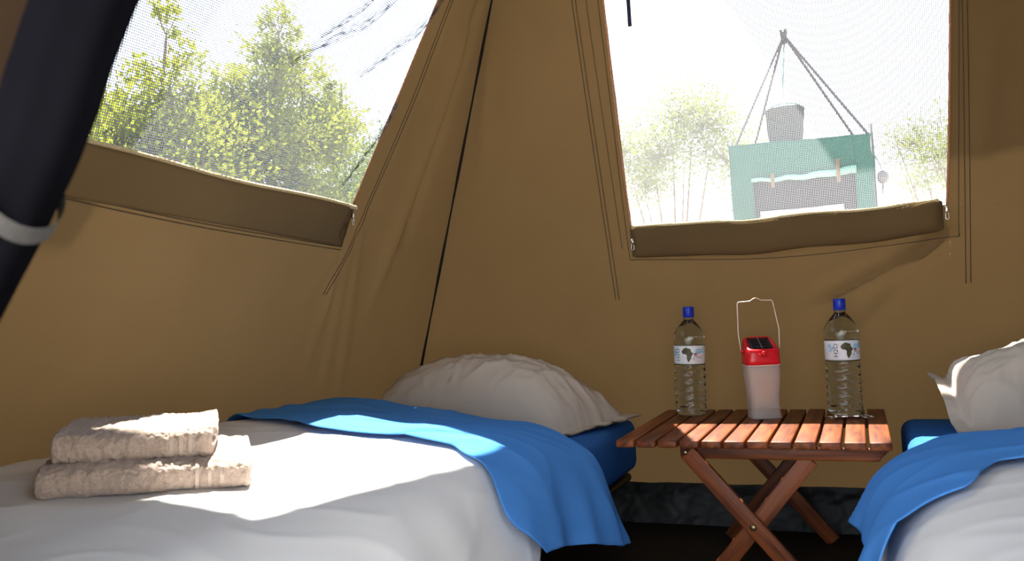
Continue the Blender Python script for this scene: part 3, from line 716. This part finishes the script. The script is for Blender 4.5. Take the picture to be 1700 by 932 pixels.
# ------------------------------------------------------------------ the folding table
TZ = 0.38
tb = thing('folding_table', 'low reddish wooden folding table with slatted top between the beds', 'table', (-0.263, 2.25, 0))
NS = 12; TX0, TX1 = -0.577, 0.047; pitch = (TX1 - TX0 + 0.007) / NS
sv, sf = boxg(-pitch / 2 + 0.0035, pitch / 2 - 0.0035, -0.297, 0.297, -0.018, 0, 0.003, 2)
slat0 = mobj('slat', sv, sf, M['wood'], tb, local=True); autosmooth(slat0, 50)
for i in range(NS):
    s_ = slat0 if i == 0 else slat0.copy()
    if i: C.objects.link(s_); s_.parent = tb
    s_.location = (TX0 + (i + 0.5) * pitch - 0.0035 + 0.263, 2.253 - 2.25 + random.uniform(-0.0015, 0.0015), TZ + random.uniform(-0.0006, 0.0006))
for yy in (1.995, 2.505):
    V, F = boxg(-0.009, 0.009, -0.2325, 0.2325, -0.0148, 0.0148, 0.005, 3)
    V = [Vector((v.x, v.y + (0.018 if (v.y < -0.2 and v.z < -0.005) else 0), v.z)) for v in V]
    ar = autosmooth(mobj('apron_rail', V, F, M['wood'], tb, local=True), 50)
    ar.rotation_euler.z = PI / 2; ar.location = (-0.1925 + 0.263, yy - 2.25, TZ - 0.0333)
    s_ = 1 if yy < 2.2 else -1
    bo = mobj('bolt', *latheg([(0.0035, 0), (0.006, 0.0), (0.0058, 0.0025), (0.003, 0.004)], 12), M['brass'], tb, local=True)
    bo.rotation_euler = (PI / 2 * s_, 0, 0); bo.location = (-0.408 + 0.263, yy - 0.0275 * s_ - 2.25, TZ - 0.030)
    # first leg: from the left end down to the right; second: from the right down to the left
    for pa, pb in (((-0.405, yy - 0.019 * s_, TZ - 0.030), (-0.110, yy - 0.019 * s_, 0.004)), ((-0.128, yy + 0.002 * s_, TZ - 0.045), (-0.398, yy + 0.002 * s_, 0.004))):
        pa = Vector(pa); pb = Vector(pb); ll = (pb - pa).length; dd = (pb - pa).normalized()
        lg = autosmooth(mobj('leg', *boxg(-0.020, 0.020, 0, ll, -0.0085, 0.0085, 0.002), M['wood'], tb, local=True), 50)
        zz = Vector((0, 1, 0)); xx = dd.cross(zz).normalized()
        lg.matrix_local = Matrix.Translation(pa - ORG[tb]) @ Matrix((xx, dd, zz)).transposed().to_4x4()
    b2 = mobj('pivot_bolt', *latheg([(0.004, 0), (0.0085, 0.0), (0.0075, 0.003), (0.004, 0.005)], 14), M['brass'], tb, local=True)
    b2.rotation_euler = (PI / 2 * s_, 0, 0); b2.location = (-0.2605 + 0.263, yy - 0.0277 * s_ - 2.25, 0.178)
mobj('hinge_rod', *tubeg([(-0.405, 1.99, TZ - 0.030), (-0.405, 2.51, TZ - 0.030)], 0.004, 8), M['brass'], tb)

# ------------------------------------------------------------------ bottles
AFRICA = [(0.28, 0.97), (0.42, 1.0), (0.60, 0.93), (0.74, 0.93), (0.80, 0.80), (0.86, 0.66), (1.0, 0.64), (0.93, 0.52), (0.82, 0.40), (0.83, 0.27), (0.74, 0.18), (0.66, 0.05), (0.55, 0.0), (0.48, 0.12), (0.43, 0.30), (0.46, 0.42), (0.37, 0.55), (0.20, 0.54), (0.06, 0.60), (0.0, 0.72), (0.08, 0.84)]
MADA = [(0.93, 0.16), (0.98, 0.26), (0.97, 0.34), (0.91, 0.24), (0.89, 0.15)]
def text_mesh(txt):
    cu = bpy.data.curves.new('t', 'FONT'); cu.body = txt; cu.size = 1.0; cu.resolution_u = 3
    o = bpy.data.objects.new('t', cu); C.objects.link(o)
    dg = bpy.context.evaluated_depsgraph_get(); me = bpy.data.meshes.new_from_object(o.evaluated_get(dg))
    V = [v.co.copy() for v in me.vertices]; F = [tuple(p.vertices) for p in me.polygons]
    bpy.data.objects.remove(o); bpy.data.curves.remove(cu); bpy.data.meshes.remove(me)
    return V, F
H2O = text_mesh('H2O')
def polyfill(pts, sub=0.1):
    bm = bmesh.new(); vs_ = [bm.verts.new((x, y, 0)) for x, y in pts]; f = bm.faces.new(vs_)
    bmesh.ops.triangulate(bm, faces=[f])
    bmesh.ops.subdivide_edges(bm, edges=list(bm.edges), cuts=2, use_grid_fill=True)
    bm.verts.index_update()
    V = [v.co.copy() for v in bm.verts]; F = [tuple(v.index for v in g.verts) for g in bm.faces]; bm.free(); return V, F
RB = 0.0455
def bottle(loc, lean, turn, label, seed):
    o = thing('water_bottle', label, 'bottle', loc, 'water bottles on the table')
    prof = [(0.010, 0.006), (0.030, 0.0), (0.038, 0.002), (0.0435, 0.010)]
    for k in range(1, 60):
        z = 0.010 + (0.146 - 0.010) * k / 60
        prof.append((0.0452, z))
    prof += [(0.0445, 0.148), (0.0442, 0.152), (0.0442, 0.206), (0.0445, 0.210), (0.0455, 0.214), (0.0458, 0.225)]
    for k in range(1, 15):
        t = k / 14; prof.append((0.0458 - (0.0458 - 0.0150) * (t ** 1.75), 0.225 + 0.056 * t))
    prof += [(0.0140, 0.285), (0.0136, 0.297)]
    def rmod(t, z):
        if 0.014 < z < 0.144:
            return 1 + 0.028 * math.sin((z + 0.005 * math.sin(3 * t + seed)) * 2 * PI / 0.0225) - 0.010
        if 0.226 < z < 0.278: return 1 + 0.020 * math.sin(5 * t + 90 * z + seed) * math.sin((z - 0.226) / 0.052 * PI)
        return 1.0
    mobj('body', *latheg(prof, 56, rmod=rmod), M['pet'], o, local=True)
    mobj('neck_ring', *latheg([(0.0139, 0.288), (0.0172, 0.289), (0.0172, 0.2915), (0.0139, 0.2925)], 28), M['capblue'], o, local=True)
    cap = mobj('cap', *latheg([(0.0150, 0.2935), (0.0160, 0.295), (0.0158, 0.318), (0.0145, 0.3205), (0.002, 0.321)], 48, rmod=lambda t, z: 1 + (0.025 * (1 if int(t / (2 * PI) * 48 + 0.5) % 2 else -1) if z < 0.3185 else 0)), M['capblue'], o, local=True)
    mobj('cap_ring', *latheg([(0.0150, 0.2925), (0.0160, 0.2928), (0.0160, 0.2945), (0.0150, 0.2948)], 28), M['capblue'], cap, local=True)
    lb = mobj('label_band', *grid(64, 6, lambda u, v: Vector((RB * math.cos(2 * PI * u), RB * math.sin(2 * PI * u), 0.149 + 0.060 * v)), wrap_u=True), M['paper'], o, local=True)
    solid(lb, 0.0006)
    def wrap(p, q, lift=0.0005):     # p metres round the bottle from the front, q height
        a = -PI / 2 + turn + p / RB; r = RB + lift
        return Vector((r * math.cos(a), r * math.sin(a), q))
    for z0, z1 in ((0.1490, 0.1525), (0.2060, 0.2090)):
        mobj('label_edge', *grid(64, 1, lambda u, v: wrap(2 * PI * RB * u, z0 + (z1 - z0) * v), wrap_u=True), M['olive'], lb, local=True)
    V, F = polyfill(AFRICA); mobj('africa_print', [wrap(-0.013 + v.x * 0.034, 0.158 + v.y * 0.043, 0.0006) for v in V], F, M['olive'], lb, local=True)
    V, F = polyfill(MADA); mobj('island_print', [wrap(-0.013 + v.x * 0.034 + 0.003, 0.158 + v.y * 0.043, 0.0006) for v in V], F, M['ink'], lb, local=True)
    V, F = H2O; mobj('h2o_lettering', [wrap(-0.020 - v.y * 0.0165, 0.1605 + v.x * 0.0185, 0.0007) for v in V], F, M['ink'], lb, local=True)
    # watercolour sweep of sky blue, broken into brush strokes
    rs = random.Random(int(seed * 10))
    Vs = []; Fs = []
    for k in range(26):
        p0 = rs.uniform(0.018, 0.052); q0 = 0.187 + 0.006 * rs.uniform(-1, 1) + 0.10 * (p0 - 0.02) ; L = rs.uniform(0.006, 0.016); h = rs.uniform(0.0008, 0.0022)
        n = len(Vs)
        for i in range(5):
            t = i / 4; hh = h * math.sin(PI * (0.1 + 0.8 * t))
            Vs += [wrap(p0 + L * t, q0 + 0.003 * t - hh, 0.0006 + k * 0.00001), wrap(p0 + L * t, q0 + 0.003 * t + hh, 0.0006 + k * 0.00001)]
            if i: Fs.append((n + 2 * i - 2, n + 2 * i, n + 2 * i + 1, n + 2 * i - 1))
    for k in range(16):
        p0 = rs.uniform(-0.055, -0.036); q0 = rs.uniform(0.175, 0.196); L = rs.uniform(0.006, 0.014); h = rs.uniform(0.0008, 0.002); n = len(Vs)
        for i in range(5):
            t = i / 4; hh = h * math.sin(PI * (0.1 + 0.8 * t))
            Vs += [wrap(p0 + L * t, q0 - hh, 0.0006 + k * 0.00001), wrap(p0 + L * t, q0 + hh, 0.0006 + k * 0.00001)]
            if i: Fs.append((n + 2 * i - 2, n + 2 * i, n + 2 * i + 1, n + 2 * i - 1))
    mobj('sky_blue_print', Vs, Fs, M['skyink'], lb, local=True)['kind'] = 'stuff'
    ANI = [(0, 0), (0.08, 0.35), (0.05, 0.7), (0.3, 0.95), (0.7, 1.0), (0.95, 0.75), (1.0, 0.3), (0.92, 0.0), (0.8, 0.0), (0.78, 0.35), (0.45, 0.3), (0.42, 0.0), (0.28, 0.0), (0.22, 0.3), (0.1, 0.0)]
    V, F = polyfill(ANI); mobj('animal_print', [wrap(0.0225 + v.x * 0.010, 0.1755 + v.y * 0.009, 0.0008) for v in V], F, M['redink'], lb, local=True)
    Vt = []; Ft = []
    for row, (pa, pb) in enumerate(((0.024, 0.050), (0.030, 0.048))):
        q = 0.1735 - row * 0.004
        n = len(Vt); Vt += [wrap(pa + (pb - pa) * i / 6, q + d, 0.0007) for i in range(7) for d in (0, 0.0011)]
        Ft += [(n + 2 * i, n + 2 * i + 2, n + 2 * i + 3, n + 2 * i + 1) for i in range(6)]
    mobj('small_print', Vt, Ft, M['olive'], lb, local=True)
    o.rotation_euler = lean
    return o
bottle((-0.4795, 2.432, TZ + 0.0006), (0, math.radians(1.9), 0), math.radians(-2), 'clear plastic water bottle with blue cap, left of the red lantern', 1.0)
bottle((-0.0530, 2.425, TZ + 0.0006), (0, math.radians(0.6), 0), math.radians(13), 'clear plastic water bottle with blue cap, right of the red lantern', 2.3)

# ------------------------------------------------------------------ solar lantern
ln = thing('solar_lantern', 'solar lantern with red top, frosted body and wire handle on the table', 'lantern', (-0.263, 2.365, TZ + 0.0006))
ln.rotation_euler.z = math.radians(20)
def sq(t, w, d, e=0.42):
    c_, s_ = math.cos(t), math.sin(t)
    return Vector((w * (abs(c_) ** e) * (1 if c_ > 0 else -1), d * (abs(s_) ** e) * (1 if s_ > 0 else -1), 0))
def loftsq(rows, n=56, cap=True):
    V = []; F = []
    for w, d, z, tilt in rows:
        for k in range(n):
            p = sq(2 * PI * k / n, w, d); V.append(Vector((p.x, p.y, z + tilt * (p.y + d) / (2 * d if d else 1))))
    for i in range(len(rows) - 1):
        for k in range(n):
            a = i * n + k; b = i * n + (k + 1) % n; F.append((a, b, b + n, a + n))
    if cap: F.append(tuple(range(n - 1, -1, -1))); F.append(tuple(range((len(rows) - 1) * n, len(rows) * n)))
    return V, F
lb_ = mobj('frosted_body', *loftsq([(0.0405, 0.036, 0.0, 0), (0.0425, 0.038, 0.001, 0), (0.0425, 0.038, 0.004, 0), (0.0405, 0.0365, 0.016, 0), (0.0402, 0.0362, 0.0275, 0), (0.0412, 0.0372, 0.0290, 0), (0.0402, 0.0362, 0.0305, 0), (0.0402, 0.0362, 0.040, 0), (0.0410, 0.037, 0.065, 0), (0.0435, 0.039, 0.095, 0), (0.0460, 0.041, 0.120, 0), (0.0465, 0.0415, 0.143, 0), (0.0455, 0.0405, 0.145, 0)]), M['frost'], ln, local=True)
mobj('inner_reflector', *loftsq([(0.026, 0.022, 0.034, 0), (0.028, 0.024, 0.060, 0), (0.032, 0.027, 0.120, 0), (0.033, 0.028, 0.140, 0)]), pmat('amber_core', (0.62, 0.42, 0.28), 0.6, 0.05, 30), lb_, local=True)
mobj('collar', *loftsq([(0.0470, 0.042, 0.1452, 0), (0.0482, 0.0432, 0.1458, 0), (0.0482, 0.0432, 0.1485, 0), (0.0470, 0.042, 0.1490, 0)]), pmat('pale_collar', (0.6, 0.5, 0.45), 0.5, 0.05, 40), ln, local=True)
rc = mobj('red_top', *loftsq([(0.0475, 0.0425, 0.149, 0), (0.0478, 0.0428, 0.160, 0), (0.0470, 0.042, 0.178, 0.004), (0.0455, 0.0405, 0.186, 0.022), (0.0435, 0.0385, 0.1895, 0.030), (0.040, 0.035, 0.192, 0.033), (0.036, 0.031, 0.1925, 0.033), (0.034, 0.029, 0.1910, 0.032)]), M['red'], ln, local=True)
def topz(y): return 0.1915 + 0.0325 * (y + 0.031) / 0.062
V, F = grid(8, 6, lambda u, v: Vector((-0.030 + 0.060 * u, -0.026 + 0.052 * v, topz(-0.026 + 0.052 * v) + 0.0008)))
solid(mobj('solar_panel', V, F, M['solar'], rc, local=True), 0.0015)
mobj('panel_line', *grid(1, 6, lambda u, v: Vector((-0.0008 + 0.0016 * u, -0.026 + 0.052 * v, topz(-0.026 + 0.052 * v) + 0.0014))), M['solarline'], rc, local=True)
mobj('switch', *tubeg([(-0.014, -0.0432, 0.180), (-0.010, -0.0442, 0.174), (0.0, -0.0445, 0.170), (0.010, -0.0442, 0.174), (0.014, -0.0432, 0.180)], 0.0022, 8), M['red'], rc, local=True)
mobj('switch_button', *[latheg([(0.001, 0.0022), (0.005, 0.0016), (0.007, 0.0)], 16)][0], M['red'], rc, local=True)
sb = rc.children[-1]; sb.rotation_euler = (PI / 2, 0, 0); sb.location = (0, -0.0428, 0.180)
for s_ in (-1, 1):
    pv = mobj('handle_pivot', *latheg([(0.004, 0), (0.006, 0.001), (0.005, 0.005), (0.002, 0.007)], 14), M['red'], rc, local=True)
    pv.rotation_euler = (0, s_ * PI / 2, 0); pv.location = (s_ * 0.0465, 0.0, 0.186)
hp = [(-0.0535, 0, 0.186), (-0.0540, 0, 0.200), (-0.0575, 0, 0.236), (-0.0550, 0, 0.322), (-0.0520, 0, 0.3255), (-0.020, 0, 0.3265), (-0.012, 0, 0.3320), (-0.004, 0, 0.3350), (0.004, 0, 0.3320), (0.012, 0, 0.3275), (0.040, 0, 0.3260), (0.0435, 0, 0.3220), (0.0560, 0, 0.245), (0.0545, 0, 0.200), (0.0535, 0, 0.186)]
mobj('wire_handle', *tubeg(hp, 0.0012, 8), pmat('pale_wire', (0.75, 0.66, 0.58), 0.35, 0.05, 90, metal=0.6), ln, local=True)

# ------------------------------------------------------------------ keyring
kr = thing('penlight', 'small chrome penlight with split rings lying beside the right bottle', 'penlight', (-0.045, 2.332, TZ + 0.0075))
kr.rotation_euler.z = math.radians(14); kr.scale = (1.2, 1.2, 1.2)
kb = latheg([(0.003, -0.030), (0.0052, -0.029), (0.0058, -0.024), (0.0045, -0.022), (0.0045, -0.006), (0.0056, -0.005), (0.0056, -0.002), (0.0045, -0.001), (0.0045, 0.016), (0.0058, 0.018), (0.0058, 0.024), (0.004, 0.027), (0.002, 0.029)], 20)
b_ = mobj('barrel', *kb, M['steel'], kr, local=True); b_.rotation_euler = (0, PI / 2, 0)
mobj('clip', *boxg(-0.024, 0.018, -0.0015, 0.0015, 0.0055, 0.0066, 0.0004), M['steel'], kr, local=True)
for i, (cx, cy, r, a) in enumerate(((0.036, 0.0, 0.008, 0.5), (-0.036, 0.001, 0.008, -0.6), (0.047, -0.004, 0.006, 0.2))):
    pts = [(cx + r * math.cos(t), cy + r * math.sin(t), -0.0048 + 0.006 * abs(math.sin(t * 0.5 + a))) for t in [2 * PI * k / 20 for k in range(20)]]
    mobj('split_ring', *tubeg(pts, 0.0011, 6, closed=True), M['steel'], kr, local=True)

# ------------------------------------------------------------------ bush shower outside
SH = thing('shower_enclosure', 'green canvas bush shower enclosure hung from poles outside the window', 'shower', (-0.31, 6.5, -0.03))
FX0, FX1 = -0.79, 0.165; Y0, Y1 = 6.0, 6.95
def ztop(x): return 1.850 - 0.035 * (x - FX0) / (FX1 - FX0)
def fpt(x, z, off=0): return Vector((x, Y0 + 0.02 * nz(x * 3, z * 3, 40) + 0.006 * nz(x * 12, z * 6, 41), z))
HOLE = [(-0.638, 0.75), (0.037, 0.75), (0.037, 1.575), (-0.638, 1.575)]
Pc = [[(FX0, -0.02), (-0.638, -0.02), (0.037, -0.02), (FX1, -0.02)], [(FX0, 0.75), HOLE[0], HOLE[1], (FX1, 0.75)],
      [(FX0, 1.575), HOLE[3], HOLE[2], (FX1, 1.575)], [(FX0, ztop(FX0)), (-0.638, ztop(-0.638)), (0.037, ztop(0.037)), (FX1, ztop(FX1))]]
solid(mobj('front_panel', *patched(Pc, fpt), M['green'], SH), 0.003)
solid(mobj('side_panel', *grid(12, 20, lambda u, v: Vector((FX0 + 0.01 * nz(u * 4, v * 4, 1), Y0 + (Y1 - Y0) * u, -0.02 + (ztop(FX0) + 0.02) * v))), M['green'], SH), 0.003)
solid(mobj('side_panel', *grid(12, 20, lambda u, v: Vector((FX1 + 0.01 * nz(u * 4, v * 4, 2), Y0 + (Y1 - Y0) * u, -0.02 + (ztop(FX1) + 0.02) * v))), M['green'], SH), 0.003)
solid(mobj('rear_panel', *grid(12, 20, lambda u, v: Vector((FX0 + (FX1 - FX0) * u, Y1 + 0.01 * nz(u * 4, v * 4, 3), -0.02 + (1.86 - 0.03 * u + 0.02) * v))), M['green'], SH), 0.003)
mobj('shade_panel', *boxg(-0.65, 0.05, Y0 + 0.030, Y0 + 0.034, 0.74, 1.585, 0.001), M['openshade'], SH)  # dark sheet added behind the opening, in place of the shaded interior
rf = mobj('rolled_flap', *tubeg([(-0.645 + 0.69 * k / 24, Y0 - 0.02, 1.578 + 0.005 * math.sin(k * 0.9) - 0.01 * math.sin(PI * k / 24)) for k in range(25)], [0.012 + 0.016 * (k / 24) + 0.004 * nz(k * 0.5, 1) for k in range(25)], 12), M['palegreen'], SH)
for x, w in ((-0.50, 0.035), (-0.07, 0.045)):
    mobj('tie', *boxg(x - 0.012, x + 0.012, Y0 - 0.052, Y0 - 0.046, 1.51 if x < -0.3 else 1.50, 1.61 if x < -0.3 else 1.66, 0.002), M['tie'], rf)
APX = Vector((-0.392, 6.475, 2.74))
for x, y in ((FX0 + 0.02, Y0 + 0.02), (FX1 - 0.02, Y0 + 0.02), (FX0 + 0.02, Y1 - 0.02), (FX1 - 0.02, Y1 - 0.02)):
    top = APX + (APX - Vector((x, y, 1.84))).normalized() * 0.05
    n = 60
    pts = [Vector((x, y, 1.80)).lerp(top, k / n) for k in range(n + 1)]
    mobj('pole', *tubeg(pts, [0.0085 + (0.003 if k % 2 else 0) for k in range(n + 1)], 8), M['pole'], SH)
for x, y in ((FX0 + 0.012, Y0), (FX1 - 0.012, Y0)):
    mobj('corner_post', *tubeg([(x, y + 0.012, -0.03), (x, y + 0.012, 1.88)], 0.010, 8), M['pole'], SH)
mobj('apex_clamp', *latheg([(0.018, -0.07), (0.024, -0.06), (0.024, 0.0), (0.03, 0.015), (0.02, 0.03)], 14, c=APX), M['pole'], SH)
bk = thing('shower_bucket', 'grey canvas shower bucket hanging above the green enclosure', 'bucket', (-0.425, 6.475, 1.80))
BC = Vector((-0.425, 6.475, 0))
mobj('bucket_body', *latheg([(0.02, 1.80), (0.112, 1.80), (0.122, 1.90), (0.132, 2.02), (0.142, 2.145), (0.146, 2.15), (0.146, 2.165), (0.138, 2.168)], 36, c=BC, rmod=lambda t, z: 1 + 0.02 * math.sin(5 * t + z * 9)), M['bucket'], bk)
hn = mobj('bail_handle', *tubeg([BC + Vector((0.135 * math.cos(t), 0.02, 2.15 + 0.07 * math.sin(t))) for t in [PI * k / 16 for k in range(17)]], 0.005, 6), M['rope'], bk)
mobj('ring', *tubeg([BC + Vector((0.022 * math.cos(t), 0.02, 2.245 + 0.024 * math.sin(t))) for t in [2 * PI * k / 18 for k in range(18)]], 0.0045, 6, closed=True), M['steel'], bk)
mobj('rope', *tubeg([BC + Vector((0, 0.02, 2.268)), BC + Vector((0.005, 0.01, 2.4)), APX + Vector((0, 0, -0.06))], 0.0045, 6), M['rope'], bk)
tw = mobj('hanging_cloth', *grid(20, 10, lambda u, v: Vector((-0.600 + 0.55 * u, Y0 - 0.022 + 0.008 * math.sin(u * 21), 0.95 + (1.352 - 0.95) * v - 0.008 * math.sin(PI * u)))), M['linen'])
solid(tw, 0.006); tag(tw, 'white cloth hanging in the dark opening of the green shower enclosure', 'cloth')
hp_ = thing('hanging_pouch', 'small dark round pouch hanging at the right edge of the shower enclosure', 'pouch', (0.205, 5.96, 1.42))
mobj('pouch_body', *latheg([(0.004, 1.455), (0.022, 1.462), (0.036, 1.485), (0.038, 1.51), (0.028, 1.535), (0.010, 1.545)], 18, c=(0.205, 5.955, 0), rmod=lambda t, z: 1 + 0.08 * math.sin(3 * t)), M['pole'], hp_)
mobj('cord', *tubeg([(0.195, 5.955, 1.39), (0.200, 5.955, 1.43), (0.204, 5.955, 1.46)], 0.006, 6), M['pole'], hp_)
mobj('cord', *tubeg([(0.205, 5.955, 1.54), (0.190, 5.975, 1.60), (0.165, 5.995, 1.66)], 0.003, 6), M['pole'], hp_)

# ------------------------------------------------------------------ trees
def leafquad(V, F, p, d, size, rs):
    d = d.normalized(); s = d.cross(Vector((rs.uniform(-1, 1), rs.uniform(-1, 1), rs.uniform(-1, 1)))).normalized()
    n = d.cross(s)
    i = len(V); w = size * 0.27
    V += [p, p + d * size * 0.45 + s * w + n * size * 0.08, p + d * size, p + d * size * 0.45 - s * w + n * size * 0.08]
    F += [(i, i + 1, i + 2, i + 3)]
def tree(name, label, base, lumps, nleaf, size, mat, stems, seed, group, twig_r=0.006, tw_n=60, spread=0.12):
    rs = random.Random(seed)
    o = thing(name, label, 'tree', base, group)
    base = Vector(base)
    Vl = []; Fl = []; tw = []
    tot = sum(r[0] * r[1] * r[2] for _, r in lumps)
    for (c_, r) in lumps:
        c_ = Vector(c_); share = r[0] * r[1] * r[2] / tot
        nt_ = max(6, int(tw_n * share * len(lumps) * 0.5))
        for k in range(nt_):
            a = Vector((rs.gauss(0, 1), rs.gauss(0, 1), rs.gauss(0.25, 1))).normalized()
            rad = rs.uniform(0.55, 1.12)
            tip = c_ + Vector((a.x * r[0] * rad, a.y * r[1] * rad, a.z * r[2] * rad))
            st = c_ + (tip - c_) * 0.12 + Vector((0, 0, -r[2] * 0.15))
            mid = st.lerp(tip, 0.55) + Vector((rs.uniform(-1, 1), rs.uniform(-1, 1), rs.uniform(0, 1))) * 0.10 * r[0]
            pts = catmull([st, mid, tip], 5); tw.append(tubeg(pts, [twig_r * (1 - 0.75 * i / (len(pts) - 1)) for i in range(len(pts))], 4))
            nl = max(4, int(nleaf * share / nt_))
            for q in range(nl):
                t = rs.uniform(0.25, 1.03) ** 0.8 * (len(pts) - 1); i = min(len(pts) - 2, int(t)); p = pts[i].lerp(pts[i + 1], min(1.05, t - i))
                p = p + Vector((rs.gauss(0, 1), rs.gauss(0, 1), rs.gauss(0, 1))) * spread * r[0]
                d = (p - c_).normalized() + Vector((rs.uniform(-1, 1), rs.uniform(-1, 1), rs.uniform(-0.8, 1)))
                leafquad(Vl, Fl, p, d, size * rs.uniform(0.6, 1.25), rs)
    for st in stems:
        pts = catmull([Vector(p) for p in st[0]], 8); n = len(pts) - 1
        mobj('trunk', *tubeg(pts, [st[1] * (1 - 0.9 * i / n) + 0.001 for i in range(n + 1)], 8), M['bark'], o)
    # limbs joining the stems to each lump
    for (c_, r) in lumps:
        c_ = Vector(c_); e = min((Vector(p) for st in stems for p in st[0][1:]), key=lambda p: (p - c_).length)
        tw.append(tubeg(catmull([e, e.lerp(c_, 0.5) + Vector((0, 0, -0.05)), c_], 5), [twig_r * 2.2] * 10 + [twig_r], 5) if (e - c_).length > 0.05 else tubeg([e, e + Vector((0, 0, 0.05))], twig_r, 5))
    V, F = join(*tw); b = mobj('branches', V, F, M['bark'], o); b['kind'] = 'stuff'
    lf = mobj('foliage', Vl, Fl, mat, o, smooth=False); lf['kind'] = 'stuff'
    return o
G1 = 'bushy trees behind the side window'
tree('bushy_tree', 'yellow-green bushy tree with a pointed top, left in the side window', (-5.5, 5.0, -0.03),
     [((-5.3, 4.9, 1.9), (0.8, 0.75, 0.8)), ((-5.4, 5.5, 2.2), (0.7, 0.7, 0.6)), ((-5.3, 4.55, 2.35), (0.45, 0.4, 0.4)), ((-5.2, 5.05, 2.75), (0.42, 0.40, 0.45)), ((-5.1, 4.98, 3.2), (0.20, 0.18, 0.32)), ((-5.3, 5.75, 2.65), (0.4, 0.35, 0.3)), ((-5.2, 4.35, 1.95), (0.5, 0.45, 0.45)), ((-5.2, 4.2, 1.5), (0.6, 0.6, 0.7)), ((-5.4, 5.5, 1.3), (0.8, 0.9, 0.7))],
     40000, 0.052, M['leafA'], [(((-5.5, 5.0, -0.03), (-5.45, 5.0, 0.8), (-5.35, 5.0, 1.5), (-5.3, 5.0, 2.2)), 0.05), (((-5.5, 5.05, -0.03), (-5.5, 5.3, 1.0), (-5.4, 5.5, 2.1)), 0.045)], 3, G1, tw_n=150)
tree('bushy_tree', 'tall leafy tree in the middle of the side window', (-5.6, 6.6, -0.03),
     [((-5.4, 6.3, 2.5), (0.8, 0.75, 0.7)), ((-5.3, 6.55, 3.2), (0.5, 0.42, 0.5)), ((-5.2, 6.55, 3.75), (0.30, 0.26, 0.42)), ((-5.3, 7.0, 3.3), (0.4, 0.4, 0.35)), ((-5.4, 7.6, 2.9), (0.5, 0.5, 0.4)), ((-5.4, 7.2, 2.7), (0.6, 0.6, 0.45)), ((-5.3, 5.95, 2.95), (0.35, 0.3, 0.3)), ((-5.5, 6.8, 1.6), (0.9, 0.9, 0.8)), ((-5.3, 7.45, 3.25), (0.3, 0.3, 0.2))],
     40000, 0.052, M['leafA'], [(((-5.6, 6.6, -0.03), (-5.5, 6.55, 1.2), (-5.4, 6.5, 2.0), (-5.35, 6.55, 2.7)), 0.06), (((-5.6, 6.65, -0.03), (-5.5, 7.0, 1.3), (-5.4, 7.2, 2.6)), 0.05)], 5, G1, tw_n=150)
tree('bushy_tree', 'darker green shrubby tree at the right of the side window', (-5.9, 8.6, -0.03),
     [((-5.8, 8.3, 2.1), (0.9, 0.9, 0.8)), ((-5.8, 9.2, 2.4), (0.9, 0.9, 0.9)), ((-5.8, 8.0, 1.2), (0.9, 0.9, 0.8)), ((-6.0, 9.9, 2.5), (0.8, 0.8, 0.8))],
     30000, 0.052, M['leafB'], [(((-5.9, 8.6, -0.03), (-5.85, 8.6, 1.0), (-5.8, 8.8, 2.2)), 0.07), (((-5.9, 8.65, -0.03), (-5.9, 9.2, 1.0), (-5.95, 9.8, 2.4)), 0.05)], 7, G1, tw_n=70)
G2 = 'thin acacia trees behind the end window'
def stem_fan(b, tips, r): return [((b, Vector(b).lerp(Vector(t), 0.35) + Vector((0, 0, 0.15)), Vector(b).lerp(Vector(t), 0.7) + Vector((0, 0, 0.08)), t), r) for t in tips]
tree('acacia_tree', 'pale multi-stemmed acacia left of the green shower enclosure', (-1.95, 9.2, -0.03),
     [((-1.95, 9.1, 2.45), (0.42, 0.5, 0.30)), ((-1.45, 9.2, 2.75), (0.45, 0.5, 0.28)), ((-1.75, 9.2, 2.9), (0.4, 0.45, 0.2)), ((-2.2, 9.3, 2.15), (0.3, 0.4, 0.3)), ((-1.2, 9.2, 2.3), (0.4, 0.4, 0.3)), ((-2.45, 9.3, 2.6), (0.4, 0.4, 0.25))],
     17000, 0.036, M['leafC'], stem_fan((-1.90, 9.2, -0.03), [(-2.35, 9.2, 2.3), (-2.05, 9.1, 2.45), (-1.85, 9.3, 2.6), (-1.6, 9.2, 2.7), (-1.4, 9.2, 2.5), (-2.2, 9.3, 2.0), (-1.7, 9.1, 2.3)], 0.026), 11, G2, 0.004, 150, 0.38)
tree('acacia_tree', 'thin pale acacia right of the green shower enclosure', (1.0, 9.2, -0.03),
     [((0.85, 9.1, 1.95), (0.34, 0.4, 0.26)), ((0.62, 9.2, 2.25), (0.28, 0.4, 0.16)), ((1.1, 9.2, 2.2), (0.4, 0.4, 0.3)), ((0.6, 9.2, 1.85), (0.2, 0.3, 0.14))],
     6500, 0.034, M['leafC'], stem_fan((0.98, 9.2, -0.03), [(0.45, 9.2, 2.35), (0.62, 9.1, 2.45), (0.85, 9.2, 2.5), (0.5, 9.2, 2.0), (1.1, 9.2, 2.4)], 0.018), 13, G2, 0.0035, 110, 0.36)
